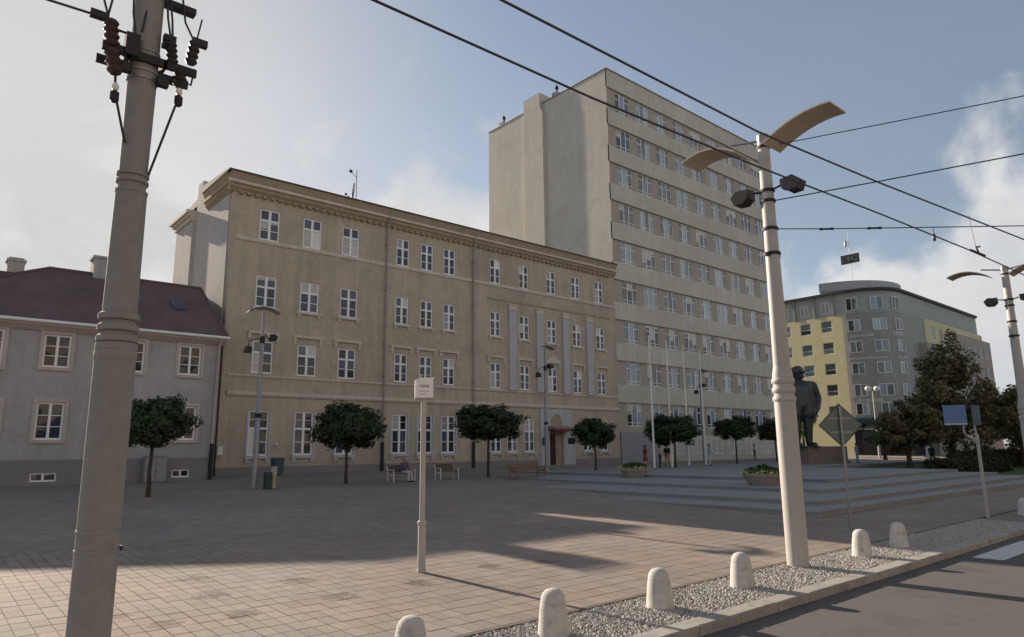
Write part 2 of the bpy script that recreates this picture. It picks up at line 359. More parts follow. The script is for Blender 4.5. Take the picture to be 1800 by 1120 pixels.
def paver_material(name, joints):
    """concrete pavers, a tone for each stone, dirt blotches; joints drawn only where the stones are too far off to build"""
    m = bpy.data.materials.new(name); m.use_nodes = True
    N, L = m.node_tree.nodes, m.node_tree.links
    p = N["Principled BSDF"]; p.inputs["Roughness"].default_value = 0.9; p.inputs["Specular IOR Level"].default_value = 0.2
    g = N.new("ShaderNodeNewGeometry"); s = N.new("ShaderNodeSeparateXYZ"); L.new(g.outputs["Position"], s.inputs[0])
    def M(op, a, b=None):
        n = N.new("ShaderNodeMath"); n.operation = op
        for i, v in enumerate((a, b)):
            if v is None: continue
            if isinstance(v, (int, float)): n.inputs[i].default_value = v
            else: L.new(v, n.inputs[i])
        return n.outputs[0]
    def MR(v, a, b, c, d):
        n = N.new("ShaderNodeMapRange"); n.interpolation_type = "SMOOTHSTEP"; L.new(v, n.inputs[0])
        for i, q in enumerate((a, b, c, d)): n.inputs[i + 1].default_value = q
        return n.outputs[0]
    ix = M("FLOOR", M("DIVIDE", s.outputs[0], PX)); iy = M("FLOOR", M("DIVIDE", M("SUBTRACT", s.outputs[1], PY0), PY))
    c = N.new("ShaderNodeCombineXYZ"); L.new(ix, c.inputs[0]); L.new(iy, c.inputs[1])
    wnz = N.new("ShaderNodeTexWhiteNoise"); L.new(c.outputs[0], wnz.inputs["Vector"])
    f = MR(wnz.outputs["Value"], 0, 1, 0.92, 1.08)
    def noise(scale, det):
        n = N.new("ShaderNodeTexNoise"); n.inputs["Scale"].default_value = scale; n.inputs["Detail"].default_value = det; n.inputs["Roughness"].default_value = 0.65
        L.new(g.outputs["Position"], n.inputs["Vector"]); return n.outputs[0]
    f = M("MULTIPLY", f, MR(noise(30.0, 5), 0.3, 0.7, 0.90, 1.10))
    f = M("MULTIPLY", f, MR(noise(0.35, 4), 0.3, 0.7, 0.90, 1.08))
    if joints:
        fx = M("ABSOLUTE", M("SUBTRACT", M("FRACT", M("DIVIDE", s.outputs[0], PX)), 0.5)); fy = M("ABSOLUTE", M("SUBTRACT", M("FRACT", M("DIVIDE", M("SUBTRACT", s.outputs[1], PY0), PY)), 0.5))
        j = M("MAXIMUM", MR(fx, 0.465, 0.485, 0, 1), MR(fy, 0.470, 0.490, 0, 1))
        f = M("MULTIPLY", f, MR(j, 0, 1, 1.0, 0.84))
    # old stains left on the paving
    st = None
    wob = noise(5.0, 4)
    for (x, y, r) in STAINS:
        d = N.new("ShaderNodeVectorMath"); d.operation = "DISTANCE"; cc = N.new("ShaderNodeCombineXYZ")
        L.new(s.outputs[0], cc.inputs[0]); L.new(s.outputs[1], cc.inputs[1]); L.new(cc.outputs[0], d.inputs[0]); d.inputs[1].default_value = (x, y, 0)
        q = MR(M("ADD", d.outputs["Value"], M("MULTIPLY", M("SUBTRACT", wob, 0.5), 0.9 * r * 2)), r * 0.5, r, 1, 0)
        st = q if st is None else M("MAXIMUM", st, q)
    st = M("MULTIPLY", st, MR(noise(9.0, 3), 0.36, 0.52, 0.25, 1.0))
    f = M("MULTIPLY", f, MR(st, 0, 1, 1.0, 0.56))
    v = N.new("ShaderNodeVectorMath"); v.operation = "SCALE"; L.new(f, v.inputs["Scale"])
    mx = N.new("ShaderNodeMix"); mx.data_type = "RGBA"; L.new(MR(noise(0.6, 3), 0.35, 0.65, 0, 1), mx.inputs[0])
    mx.inputs[6].default_value = (0.270, 0.222, 0.190, 1); mx.inputs[7].default_value = (0.250, 0.225, 0.198, 1)
    L.new(mx.outputs[2], v.inputs[0]); L.new(v.outputs[0], p.inputs["Base Color"])
    b = N.new("ShaderNodeBump"); b.inputs["Strength"].default_value = 0.3; b.inputs["Distance"].default_value = 0.006
    L.new(noise(110.0, 3), b.inputs["Height"]); L.new(b.outputs[0], p.inputs["Normal"])
    MATS[name] = m
PX, PY, PY0 = 0.21, 0.375, 7.30
STAINS = [(3.96, 12.92, .38), (3.82, 11.47, .36), (5.29, 11.7, .36), (5.28, 10.16, .34), (3.74, 10.02, .30), (6.72, 10.21, .34), (8.6, 10.66, .32), (9.73, 10.3, .28), (2.37, 10.97, .25), (2.8, 10.16, .26)]
paver_material("paver", False); paver_material("paver_far", True)
M_ = MATS

# ------------------------------------------------------------------ the setting: ground, road, plaza
def sheet(name, x0, x1, prof, m):
    b = MB(); n = len(prof)
    b.add([(x0, y, z) for y, z in prof] + [(x1, y, z) for y, z in prof], [(i, n + i, n + i + 1, i + 1) for i in range(n - 1)])
    return struct(b.build(name, m))
sheet("ground", -900, 1500, [(-900, -0.05), (5.7, -0.05), (5.95, 0.03), (7.3, gz(7.3) - 0.05), (62, gz(62) - 0.05), (1500, gz(62) - 0.05)], M_["ground_grey"])
sheet("road", -400, 600, [(-13.5, 0.0), (5.60, 0.0)], M_["asphalt"])
PYN = 28                                               # rows of built pavers
PYE = PY0 + PYN * PY
PXA, PXB = -1, 103                                     # columns of built pavers
plaza = MB()
plaza.add([(-60, PYE, gz(PYE)), (140, PYE, gz(PYE)), (140, 62, gz(62)), (-60, 62, gz(62))], [(0, 1, 2, 3)])
plaza.add([(-60, PY0, gz(PY0)), (PXA * PX, PY0, gz(PY0)), (PXA * PX, PYE, gz(PYE)), (-60, PYE, gz(PYE))], [(0, 1, 2, 3)])
plaza.add([(PXB * PX, PY0, gz(PY0)), (140, PY0, gz(PY0)), (140, PYE, gz(PYE)), (PXB * PX, PYE, gz(PYE))], [(0, 1, 2, 3)])
plaza_o = struct(plaza.build("plaza", M_["paver_far"]))
bed = MB(); bed.add([(PXA * PX, PY0, gz(PY0) - 0.012), (PXB * PX, PY0, gz(PY0) - 0.012), (PXB * PX, PYE, gz(PYE) - 0.012), (PXA * PX, PYE, gz(PYE) - 0.012)], [(0, 1, 2, 3)])
bed.build("joint_bed", M_["edging"], plaza_o)
# pavers: the 300 that show largest as single stones, the rest joined
cells = []
for i in range(PXA, PXB):
    for j in range(PYN):
        x, y = (i + 0.5) * PX, PY0 + (j + 0.5) * PY
        dd = x * cf.x + y * cf.y; lat = x * cr.x + y * cr.y
        seen = abs(lat / dd) < 0.80 and (560 - 1211 * (((gz(y) - 2.4) * cu.z + x * cu.x + y * cu.y) / dd)) < 1135
        cells.append((0 if seen else 1, dd, x, y))
cells.sort()
SLP = 0.022
pb = MB(); hx, hy, c_ = PX / 2 - 0.005, PY / 2 - 0.006, 0.004
lo = [(-hx, -hy), (hx, -hy), (hx, hy), (-hx, hy)]; up = [(-hx + c_, -hy + c_), (hx - c_, -hy + c_), (hx - c_, hy - c_), (-hx + c_, hy - c_)]
pb.add([(a, q, SLP * q - 0.014) for a, q in lo] + [(a, q, SLP * q - 0.003) for a, q in lo] + [(a, q, SLP * q) for a, q in up],
       [(0, 1, 5, 4), (1, 2, 6, 5), (2, 3, 7, 6), (3, 0, 4, 7), (4, 5, 9, 8), (5, 6, 10, 9), (6, 7, 11, 10), (7, 4, 8, 11), (8, 9, 10, 11)])
paver_me = pb.mesh("paver", M_["paver"])
rest = MB()
for k, (s_, d_, x, y) in enumerate(cells):
    h = rnd.uniform(-0.002, 0.002)
    if k < 300: inst("paver", paver_me, plaza_o, (x, y, gz(y) + h))
    else: rest.add([(a + x, q + y, z + gz(y) + h) for a, q, z in pb.v], pb.f)
struct(rest.build("paving_field", M_["paver"], plaza_o), "stuff")

# kerb of single stones
kerb = struct(bpy.data.objects.new("kerb", None)); COL.objects.link(kerb)
km = MB().bbox(-0.496, 0.496, 5.60, 5.90, -0.05, 0.135, 0.018).mesh("kerb_stone", M_["kerb_stone"])
for k in range(-2, 45): inst("kerb_stone", km, kerb, (k + 0.5, rnd.uniform(-.004, .004), rnd.uniform(-.003, .003)))
eb = MB()
eb.box(-60, 140, 7.215, 7.285, 0.0, gz(7.25) + 0.004)
struct(eb.build("edging_strip", M_["edging"]))
sheet("gravel_bed", -60, 140, [(5.90, 0.105), (7.215, 0.125)], M_["gravel_bed"])
# gravel: one mass of small stones
def gravel():
    g = np.random.default_rng(3)
    base = np.array([(0, 0, 1), (1, 0, 0), (0, 1, 0), (-1, 0, 0), (0, -1, 0), (0, 0, -1)], float)
    tri = np.array([(0, 1, 2), (0, 2, 3), (0, 3, 4), (0, 4, 1), (5, 2, 1), (5, 3, 2), (5, 4, 3), (5, 1, 4)])
    n = 30000
    x = 1.0 + 24.0 * g.random(n) ** 1.45; y = 5.92 + 1.28 * g.random(n)
    r = 0.011 + 0.015 * g.random(n) + 0.0007 * x
    P = base[None] * (0.7 + 0.6 * g.random((n, 6, 1))) * r[:, None, None] * np.array([1.15, 1.0, 0.75])
    a = g.random(n) * 6.283; ca, sa = np.cos(a), np.sin(a)
    Q = np.stack([P[..., 0] * ca[:, None] - P[..., 1] * sa[:, None], P[..., 0] * sa[:, None] + P[..., 1] * ca[:, None], P[..., 2]], -1)
    Q[..., 0] += x[:, None]; Q[..., 1] += y[:, None]; Q[..., 2] += (0.108 + (y - 5.9) * 0.0152 + 0.006 * g.random(n))[:, None]
    me = bpy.data.meshes.new("gravel")
    me.from_pydata(Q.reshape(-1, 3).tolist(), [], (tri[None] + 6 * np.arange(n)[:, None, None]).reshape(-1, 3).tolist())
    me.materials.append(M_["gravel_stone"])
    return inst("gravel", me)
gr = gravel(); struct(gr, "stuff"); gr["label"] = "pale grey loose gravel between the kerb and the paving"
# zebra crossing bars
for k, y in enumerate((5.0, 3.95, 2.9, 1.85)):
    z = MB(); z.add([(17.6, y - 0.29, 0.004), (21.4, y - 0.29, 0.004), (21.4, y + 0.29, 0.004), (17.6, y + 0.29, 0.004)], [(0, 1, 2, 3)])
    o = z.build("crossing_stripe", M_["road_paint"]); struct(o)

# ------------------------------------------------------------------ windows
def wall_mesh(b, x0, x1, z0, z1, holes, y=0.0, depth=0.22, sgn=1):
    """front wall facing -Y at plane y with rectangular openings (x0,x1,z0,z1) and their reveals"""
    xs = sorted({x0, x1, *[h[0] for h in holes], *[h[1] for h in holes]}); zs = sorted({z0, z1, *[h[2] for h in holes], *[h[3] for h in holes]})
    for i in range(len(xs) - 1):
        for j in range(len(zs) - 1):
            cx, cz = (xs[i] + xs[i + 1]) / 2, (zs[j] + zs[j + 1]) / 2
            if any(h[0] < cx < h[1] and h[2] < cz < h[3] for h in holes): continue
            b.add([(xs[i], y, zs[j]), (xs[i + 1], y, zs[j]), (xs[i + 1], y, zs[j + 1]), (xs[i], y, zs[j + 1])], [(0, 1, 2, 3)])
    for a, c, d, e in holes:
        b.add([(a, y, d), (c, y, d), (c, y, e), (a, y, e), (a, y + depth, d), (c, y + depth, d), (c, y + depth, e), (a, y + depth, e)],
              [(0, 4, 5, 1), (1, 5, 6, 2), (2, 6, 7, 3), (3, 7, 4, 0), (4, 7, 6, 5)])

_win = {}
def window_set(kind, w, h):
    """frame mesh and pane meshes of one window kind, bottom centre at the origin, wall plane y=0, facing -Y"""
    key = (kind, round(w, 2), round(h, 2))
    if key in _win: return _win[key]
    f = MB(); panes = []
    y0, y1 = 0.07, 0.15
    F = 0.10 if kind in ("cross", "tallcross", "low") else 0.075
    def pane(a, b_, c, d):
        panes.append(MB().add([(a, 0.118, c), (b_, 0.118, c), (b_, 0.118, d), (a, 0.118, d), (a, 0.130, c), (b_, 0.130, c), (b_, 0.130, d), (a, 0.130, d)],
                              [(0, 1, 2, 3), (5, 4, 7, 6), (0, 4, 5, 1), (1, 5, 6, 2), (2, 6, 7, 3), (3, 7, 4, 0)]))
    def fr(a, b_, c, d, yy0=y0, yy1=y1): f.box(a, b_, yy0, yy1, c, d)
    W2 = w / 2
    fr(-W2, -W2 + F, 0, h); fr(W2 - F, W2, 0, h)
    if kind in ("cross", "tallcross"):
        t = h * (0.64 if kind == "cross" else 0.60)
        fr(-W2 + F, W2 - F, 0, F); fr(-W2 + F, W2 - F, h - F, h)
        fr(-0.085, 0.085, F, h - F, y0 - 0.012, y1); fr(-W2 + F, -0.085, t - 0.065, t + 0.065); fr(0.085, W2 - F, t - 0.065, t + 0.065)
        for s in (-1, 1):
            a, b_ = (-W2 + F, -0.085) if s < 0 else (0.085, W2 - F)
            fr(a, b_, t * 0.5 - 0.024, t * 0.5 + 0.024, 0.085, 0.116)
            if kind == "tallcross": fr(a, b_, (t + h) / 2 - 0.016, (t + h) / 2 + 0.016, 0.085, 0.116)
            pane(a, b_, F, t - 0.065); pane(a, b_, t + 0.065, h - F)
    elif kind == "low":
        fr(-W2 + F, W2 - F, 0, F); fr(-W2 + F, W2 - F, h - F, h); fr(-0.06, 0.06, F, h - F, y0 - 0.012, y1)
        for s in (-1, 1):
            a, b_ = (-W2 + F, -0.06) if s < 0 else (0.06, W2 - F)
            for q in (1 / 3, 2 / 3): fr(a, b_, F + (h - 2 * F) * q - 0.018, F + (h - 2 * F) * q + 0.018, 0.085, 0.116)
            pane(a, b_, F, h - F)
    elif kind == "triple":
        fr(-W2 + F, W2 - F, 0, F); fr(-W2 + F, W2 - F, h - F, h)
        m1, m2, t, s_ = -w * 0.17, w * 0.17, h * 0.72, h * 0.16
        fr(m1 - 0.05, m1 + 0.05, F, h - F); fr(m2 - 0.05, m2 + 0.05, F, h - F)
        for a, b_ in ((-W2 + F, m1 - 0.05), (m1 + 0.05, m2 - 0.05), (m2 + 0.05, W2 - F)):
            if a < 0.0 < b_: fr(a, b_, s_ - 0.03, s_ + 0.03, 0.085, 0.116)
            else: fr(a, b_, t - 0.04, t + 0.04, 0.085, 0.116); fr(a, b_, s_ - 0.03, s_ + 0.03, 0.085, 0.116)
            pane(a, b_, F, h - F)
    elif kind == "double":
        fr(-W2 + F, W2 - F, 0, F); fr(-W2 + F, W2 - F, h - F, h); fr(-0.05, 0.05, F, h - F)
        pane(-W2 + F, -0.05, F, h - F); pane(0.05, W2 - F, F, h - F)
    elif kind == "single":
        fr(-W2 + F, W2 - F, 0, F); fr(-W2 + F, W2 - F, h - F, h); fr(-W2 + F, W2 - F, h * 0.42 - 0.03, h * 0.42 + 0.03)
        pane(-W2 + F, W2 - F, F, h * 0.42 - 0.03); pane(-W2 + F, W2 - F, h * 0.42 + 0.03, h - F)
    _win[key] = (f.mesh("window", M_["frame_white"]), [p.mesh("pane", None or M_["glass_old"]) for p in panes])
    return _win[key]
_pm = {}
def pane_mesh(me, m):
    k = (me.name, m)
    if k not in _pm:
        c = me.copy(); c.materials.clear(); c.materials.append(M_[m]); _pm[k] = c
    return _pm[k]
def place_window(parent, kind, w, h, loc, pick, rz=0.0):
    fm, pms = window_set(kind, w, h)
    po = worldloc(parent)
    wdw = inst("window", fm, parent, Vector(loc) - po, rz)
    for k, pm in enumerate(pms): inst("pane", pane_mesh(pm, pick(k)), wdw)
    return wdw

# ------------------------------------------------------------------ brown four-storey building
YB, ZB = 43.77, 0.95
brown = thing("office_building", "brown plastered four-storey building with cream belt courses, dentil cornice and pilasters", "building", (14.2, YB, ZB))
A = [16.67, 19.68, 22.63]; B = [27.02, 29.22, 31.37]; C = [36.13, 39.37, 42.68, 45.9, 49.15]
rows = {1: (16.14, 2.12), 2: (11.62, 2.10), 3: (7.30, 2.10), 4: (2.13, 2.82)}
ww = lambda x: 1.36 if x < 25 else 1.14
wins = []
for r in (1, 2, 3):
    for x in A + B + C: wins.append((r, x, ww(x), rows[r][0], rows[r][1]))
for x in A + B + [36.13, 37.9, 39.8, 47.0, 49.15]: wins.append((4, x, 1.30 if x < 33 else 1.15, *rows[4]))
holes = [(x - w / 2, x + w / 2, z, z + h) for r, x, w, z, h in wins]
DX0, DX1 = 42.05, 43.75
holes.append((DX0, DX1, ZB + 0.02, 3.75))
X0, X1, ZT = 14.2, 51.42, 19.05
wb = MB(); wall_mesh(wb, X0, X1, ZB - 0.5, ZT, holes, YB, 0.24)
# gable side (facing -X), rear and flat top closing the block
wb.add([(X0, YB, ZB - .5), (X0, 51.4, ZB - .5), (X0, 51.4, 20.3), (X0, YB, ZT)], [(0, 3, 2, 1)])
wb.add([(X1, YB, ZB - .5), (X1, 56, ZB - .5), (X1, 56, ZT), (X1, YB, ZT)], [(0, 1, 2, 3)])
wb.add([(X0, 56, ZB - .5), (X1, 56, ZB - .5), (X1, 56, ZT), (X0, 56, ZT)], [(0, 3, 2, 1)])
wall = wb.build("wall", M_["plaster_brown"], brown)
# gable render over the side wall, firewall upstand and rear wing
gb = MB(); gb.box(X0 - 0.06, X0 - 0.003, 44.35, 51.4, 2.0, 20.25)
gb.prism([(48.86, 20.25), (51.4, 20.25), (51.4, 21.75), (50.3, 21.75), (50.3, 21.3)], "x", X0 - 0.06, X0 + 0.55)
gb.build("gable_render", M_["plaster_gable"], brown)
rw = MB(); rw.box(X0 - 0.30, X0 + 8, 51.402, 55.4, 0.8, 19.0)
rear = rw.build("rear_wing", M_["plaster_gable"], brown)
rc = MB()
for a, z0, z1 in ((0.14, 19.0, 19.3), (0.30, 19.3, 19.5), (0.48, 19.5, 19.75)): rc.box(X0 - 0.30 - a, X0 + 8, 51.404, 55.4 + a, z0, z1)
rc.build("rear_cornice", M_["trim_cream"], brown)
# roof deck
rf = MB(); rf.prism([(YB - 0.55, 20.225), (YB - 0.55, 20.33), (48.85, 20.72), (48.85, 20.225)], "x", X0 - 0.55, X1 - 0.02)
rf.prism([(48.852, 20.225), (48.852, 20.72), (50.6, 20.9), (56.0, 20.4), (56.0, 20.225)], "x", X0 + 0.02, X1 - 0.02)
rfo = rf.build("roof", M_["roof_dark"], brown)
def cornice_run(x0, x1):
    c = MB()
    # profile (y outwards from the wall, z)
    prof = [(0.0, 19.05), (-0.10, 19.05), (-0.10, 19.12), (-0.28, 19.30), (-0.28, 19.42), (-0.40, 19.52), (-0.40, 19.72), (-0.30, 19.76), (-0.46, 20.15), (-0.50, 20.22), (0.0, 20.22)]
    c.prism([(YB + a, z) for a, z in prof], "x", x0, x1)
    # return along the gable
    c.prism([(x0 + 0.0 + a, z) for a, z in prof], "y", YB, 48.8)
    # mitre block at the corner
    c.prism([(YB + a, z) for a, z in prof], "x", x0 - 0.36, x0)
    return c
cor = cornice_run(X0, X1).build("cornice", M_["cornice_tan"], brown)
dm = MB()
for k in range(int((X1 - X0 - 0.4) / 0.52)):
    x = X0 + 0.3 + k * 0.52; dm.box(x, x + 0.24, YB - 0.24, YB - 0.002, 18.90, 19.06)
struct(dm.build("dentil_row", M_["cornice_tan"], cor), "stuff")
cm = MB(); cm.box(X0 - 0.5, X1 - 0.01, YB - 0.43, YB - 0.401, 19.54, 19.70)
cm.build("cornice_fillet", M_["trim_cream"], cor)
def belt(z0, z1, d, m, xa=X0 + 0.25, xb=X1):
    b = MB(); b.prism([(YB, z0), (YB - d * 0.6, z0), (YB - d, z0 + (z1 - z0) * 0.35), (YB - d, z1 - 0.03), (YB, z1)], "x", xa, xb)
    return b.build("belt_course", M_[m], brown)
belt(15.86, 16.13, 0.10, "trim_cream"); belt(7.03, 7.18, 0.09, "trim_cream", X0 + 0.35); belt(5.82, 6.13, 0.16, "trim_cream", X0 + 0.35)
for a, b1 in ((X0 + 0.02, DX0 - 1.3), (DX1 + 1.6, X1)): MB().box(a, b1, YB - 0.05, YB - 0.002, ZB - 0.3, 1.45).build("plinth", M_["plinth_low"], brown)
blind_sets = [(), (), (), (0, 2), (1, 3), (1,), (0,), (2,), (3,), (1, 3)]
for r, x, w, z, h in wins:
    if x < 25: bs = rnd.choice([(1, 3), (0, 1), (0,), (1, 3), (2,), (0, 2), ()])
    elif r == 4: bs = rnd.choice([(1, 3), (1, 3), (1,), ()])
    else: bs = rnd.choice([(), (), (), (), (1,), (3,), (0,)])
    wd = place_window(brown, "cross" if r < 4 else "tallcross", w, h, (x, YB, z), lambda k, bs=bs, hb=rnd.random() < 0.4: ("glass_half" if hb else "glass_blind") if k in bs else "glass_old")
    o = MB()
    if r == 2:
        o.box(-w / 2 - 0.20, w / 2 + 0.20, -0.14, -0.002, -0.16, -0.01)
        for s in (-1, 1): o.box(s * (w / 2 + 0.02) - 0.09, s * (w / 2 + 0.02) + 0.09, -0.10, -0.002, -0.36, -0.16)
        o.build("window_sill", M_["trim_cream"], wd, local=True)
    if r == 4:
        o.box(-w / 2 - 0.16, w / 2 + 0.16, -0.14, -0.002, -0.20, -0.01)
        for s in (-1, 1): o.box(s * (w / 2 - 0.02) - 0.13, s * (w / 2 - 0.02) + 0.13, -0.11, -0.002, -0.42, -0.20)
        o.build("window_sill", M_["trim_grey"], wd, local=True)
        if x < 33:
            for sx in (-1, 1): MB().box(*sorted((sx * (w / 2 + 0.13), sx * (w / 2 + 0.002))), -0.035, -0.002, 0, h).build("architrave", M_["trim_grey"], wd, local=True)
    if r == 3:
        t = h + 0.42
        if abs(x - 42.68) < 0.1:
            o.prism([(-w / 2 - 0.38, t), (w / 2 + 0.38, t), (w / 2 + 0.38, t + 0.12), (0, t + 0.72), (-w / 2 - 0.38, t + 0.12)], "y", -0.16, -0.002)
        else:
            o.box(-w / 2 - 0.36, w / 2 + 0.36, -0.16, -0.002, t, t + 0.17)
        for s in (-1, 1):
            o.box(s * (w / 2 + 0.24) - 0.10, s * (w / 2 + 0.24) + 0.10, -0.12, -0.002, t - 0.28, t)
            o.box(s * (w / 2 + 0.22) - 0.06, s * (w / 2 + 0.22) + 0.06, -0.08, -0.002, t - 0.48, t - 0.28)
        o.build("hood_mould", M_["trim_cream"], wd, local=True)
for x in (37.95, 41.12, 44.36, 47.52):
    p = MB(); p.box(x - 0.40, x + 0.40, YB - 0.14, YB - 0.002, 7.45, 14.05)
    po = p.build("pilaster", M_["trim_grey"], brown)
    c = MB(); c.box(x - 0.47, x + 0.47, YB - 0.20, YB - 0.002, 14.05, 14.2); c.box(x - 0.43, x + 0.43, YB - 0.17, YB - 0.002, 14.2, 14.45); c.box(x - 0.50, x + 0.50, YB - 0.22, YB - 0.002, 14.45, 14.55)
    c.build("capital", M_["trim_cream"], po)
    c = MB(); c.box(x - 0.48, x + 0.48, YB - 0.20, YB - 0.002, 7.181, 7.45); c.build("pilaster_base", M_["trim_grey"], po)
sb = MB(); sb.box(35.2, 50.6, YB - 0.06, YB - 0.002, 14.72, 14.86); sb.build("string_course", M_["cornice_tan"], brown)
for x in (25.53, 33.68):
    d = MB(); d.tube([(x, YB - 0.42, 19.9), (x, YB - 0.40, 19.2), (x, YB - 0.17, 18.5), (x, YB - 0.17, 2.9)], 0.065, 8)
    for z in (17.5, 14.0, 10.0, 7.6, 4.4): d.box(x - 0.09, x + 0.09, YB - 0.25, YB - 0.002, z, z + 0.06)
    dp = d.build("downpipe", M_["pipe_grey"], brown, smooth=True)
    d = MB(); d.tube([(x, YB - 0.17, 2.95), (x, YB - 0.17, ZB)], 0.12, 8); d.build("drain_shoe", M_["iron_black"], dp, smooth=True)
# portal
po = MB()
po.box(40.98, DX0 - 0.002, YB - 0.10, YB - 0.002, ZB - 0.2, 5.78); po.box(DX1 + 0.002, 45.25, YB - 0.10, YB - 0.002, ZB - 0.2, 3.8)
po.box(DX1 + 0.002, 44.85, YB - 0.10, YB - 0.002, 3.8, 5.78)
arch = []
for k in range(13): arch.append((42.9 + 0.72 * math.cos(math.pi * k / 12), 4.45 + 0.85 * math.sin(math.pi * k / 12)))
top = [(DX0, 3.75), (DX0, 5.78), (DX1, 5.78), (DX1, 3.75)]
pol = [(DX1, 3.75), (DX1, 5.78), (DX0, 5.78), (DX0, 3.75), (42.18, 3.75)] + arch[::-1] + [(43.62, 3.75)]
n_ = len(pol)
for i in range(len(arch) - 1):   # spandrels above the lunette
    (a, b1), (c, d1) = arch[i], arch[i + 1]
    po.add([(a, YB - 0.10, b1), (a, YB - 0.10, 5.78), (c, YB - 0.10, 5.78), (c, YB - 0.10, d1), (a, YB - 0.004, b1), (c, YB - 0.004, d1)], [(0, 1, 2, 3), (0, 3, 5, 4)])
po.box(DX0 - 0.002, 42.18, YB - 0.10, YB - 0.002, 3.75, 5.78); po.box(43.62, DX1 + 0.002, YB - 0.10, YB - 0.002, 3.75, 5.78)
portal = po.build("portal", M_["trim_grey"], brown)
for z in (1.6, 2.3, 3.0, 3.7):
    for a, b1 in ((40.98, DX0 - 0.05), (DX1 + 0.05, 45.25)):
        q = MB(); q.box(a + 0.02, b1 - 0.02, YB - 0.125, YB - 0.101, z - 0.62, z - 0.03); q.build("rusticated_block", M_["trim_grey"], portal)
lu = MB(); ar2 = [(42.9 + (a - 42.9) * 1.0, z) for a, z in arch]
lu.prism([(a, z) for a, z in ar2], "y", YB - 0.03, YB - 0.012); lu.build("lunette", M_["cornice_tan"], portal)
dr = MB(); dr.box(DX0 + 0.05, DX0 + 0.90, YB + 0.12, YB + 0.18, ZB + 0.03, 3.62)
for z in (1.3, 2.2, 3.0): dr.box(DX0 + 0.15, DX0 + 0.80, YB + 0.095, YB + 0.12, z, z + 0.55)
door = dr.build("door", M_["door_red"], brown)
MB().box(DX0 + 0.82, DX0 + 0.87, YB + 0.03, YB + 0.118, 1.95, 2.12).build("handle", M_["steel_grey"], door)
dl = MB(); dl.box(DX0 + 0.92, DX1 - 0.03, YB + 0.14, YB + 0.18, ZB + 0.03, 3.62); dl.build("door_leaf", M_["cornice_tan"], door)
ca = MB(); ca.box(41.9, 44.25, YB - 1.0, YB - 0.101, 3.85, 4.02); canopy = ca.build("canopy", M_["canopy_red"], brown)
ca = MB(); ca.prism([(YB - 1.06, 4.02), (YB - 0.101, 4.02), (YB - 0.101, 4.30), (YB - 1.06, 4.12)], "x", 41.84, 44.31); ca.build("canopy_cap", M_["canopy_top"], canopy)
MB().box(44.28, 45.12, YB - 0.165, YB - 0.128, 2.75, 3.30).build("plaque", M_["plaque_black"], brown)
MB().box(41.1, 41.45, YB - 0.165, YB - 0.128, 2.65, 3.30).build("plaque", M_["blue_dark"], brown)
MB().box(13.98 + .24, 14.5, YB - 0.15, YB - 0.002, 2.2, 2.72).build("letter_box", M_["white_paint"], brown)
MB().lathe([(0.10, 0), (0.12, 0.05), (0.10, 0.1)], (17.86, YB - 0.08, 2.76), 10).build("wall_lamp", M_["white_paint"], brown)
# things on the roof
ch = MB(); ch.box(35.5, 36.9, 49.5, 50.6, 21.0, 22.35); ch.box(35.42, 36.98, 49.42, 50.68, 22.35, 22.5); ch.build("chimney", M_["chimney_plaster"], rfo)
ch = MB(); ch.box(43.2, 44.3, 50.5, 51.4, 20.8, 22.15); ch.box(43.12, 44.38, 50.42, 51.48, 22.15, 22.28); ch.build("chimney", M_["chimney_plaster"], rfo)
an = thing("roof_antenna", "thin aerial mast with small dishes standing on the brown roof edge", "antenna", (23.2, 44.6, 20.36))
m = MB(); m.tube([(0.15, 0, 0), (0.15, 0, 2.85)], 0.03, 6); m.build("mast", M_["steel_grey"], an, local=True)
m = MB(); m.tube([(0.15, 0, 2.2), (-0.35, 0, 2.55)], 0.02, 6); m.box(-0.5, -0.25, -0.08, 0.08, 2.5, 2.68); m.build("radio_head", M_["iron_black"], an, local=True)
m = MB(); m.tube([(-0.2, 0, 0.45), (-0.14, 0, 0.7), (-0.04, 0, 1.7)], [0.05, 0.11, 0.06], 8); m.build("panel_aerial", M_["steel_grey"], an, local=True)
m = MB(); m.tube([(-0.1, 0, 0.4), (-0.65, 0, 0.68)], 0.025, 6); m.lathe([(0.10, -0.05), (0.10, 0.05)], (-0.7, 0, 0.7), 8); m.build("arm", M_["iron_black"], an, local=True)
m = MB(); m.box(-0.55, 0.35, -0.3, 0.3, 0.0, 0.42); m.build("mast_base", M_["chimney_plaster"], an, local=True)

# ------------------------------------------------------------------ tall office block
tall = thing("office_tower", "nine-storey beige office block with rows of white windows and a blank gable wall", "building", (51.45, YB, ZB))
TX0, TX1, TZ = 51.45, 83.0, 41.80
sills = [37.40, 33.28, 29.15, 25.03, 20.87, 16.68, 12.60, 8.50, 4.42]
cols = [54.0 + 3.38 * k for k in range(9)]
th = MB()
holes = []
for z in sills:
    for x in cols: holes.append((x - 1.18, x + 1.18, z, z + 2.22))
wall_mesh(th, TX0, TX1, 0.5, TZ, holes, YB + 0.10, 0.2)
th.add([(TX0, YB + .1, .5), (TX0, 63.4, .5), (TX0, 63.4, TZ), (TX0, YB + .1, TZ)], [(0, 3, 2, 1)])
th.add([(TX1, YB + .1, .5), (TX1, 63.4, .5), (TX1, 63.4, TZ), (TX1, YB + .1, TZ)], [(0, 1, 2, 3)])
th.add([(TX0, YB + .1, TZ), (TX1, YB + .1, TZ), (TX1, 63.4, TZ), (TX0, 63.4, TZ)], [(0, 1, 2, 3)])
th.add([(TX0, 63.4, .5), (TX1, 63.4, .5), (TX1, 63.4, TZ), (TX0, 63.4, TZ)], [(0, 3, 2, 1)])
th.build("wall", M_["pier_brown"], tall)
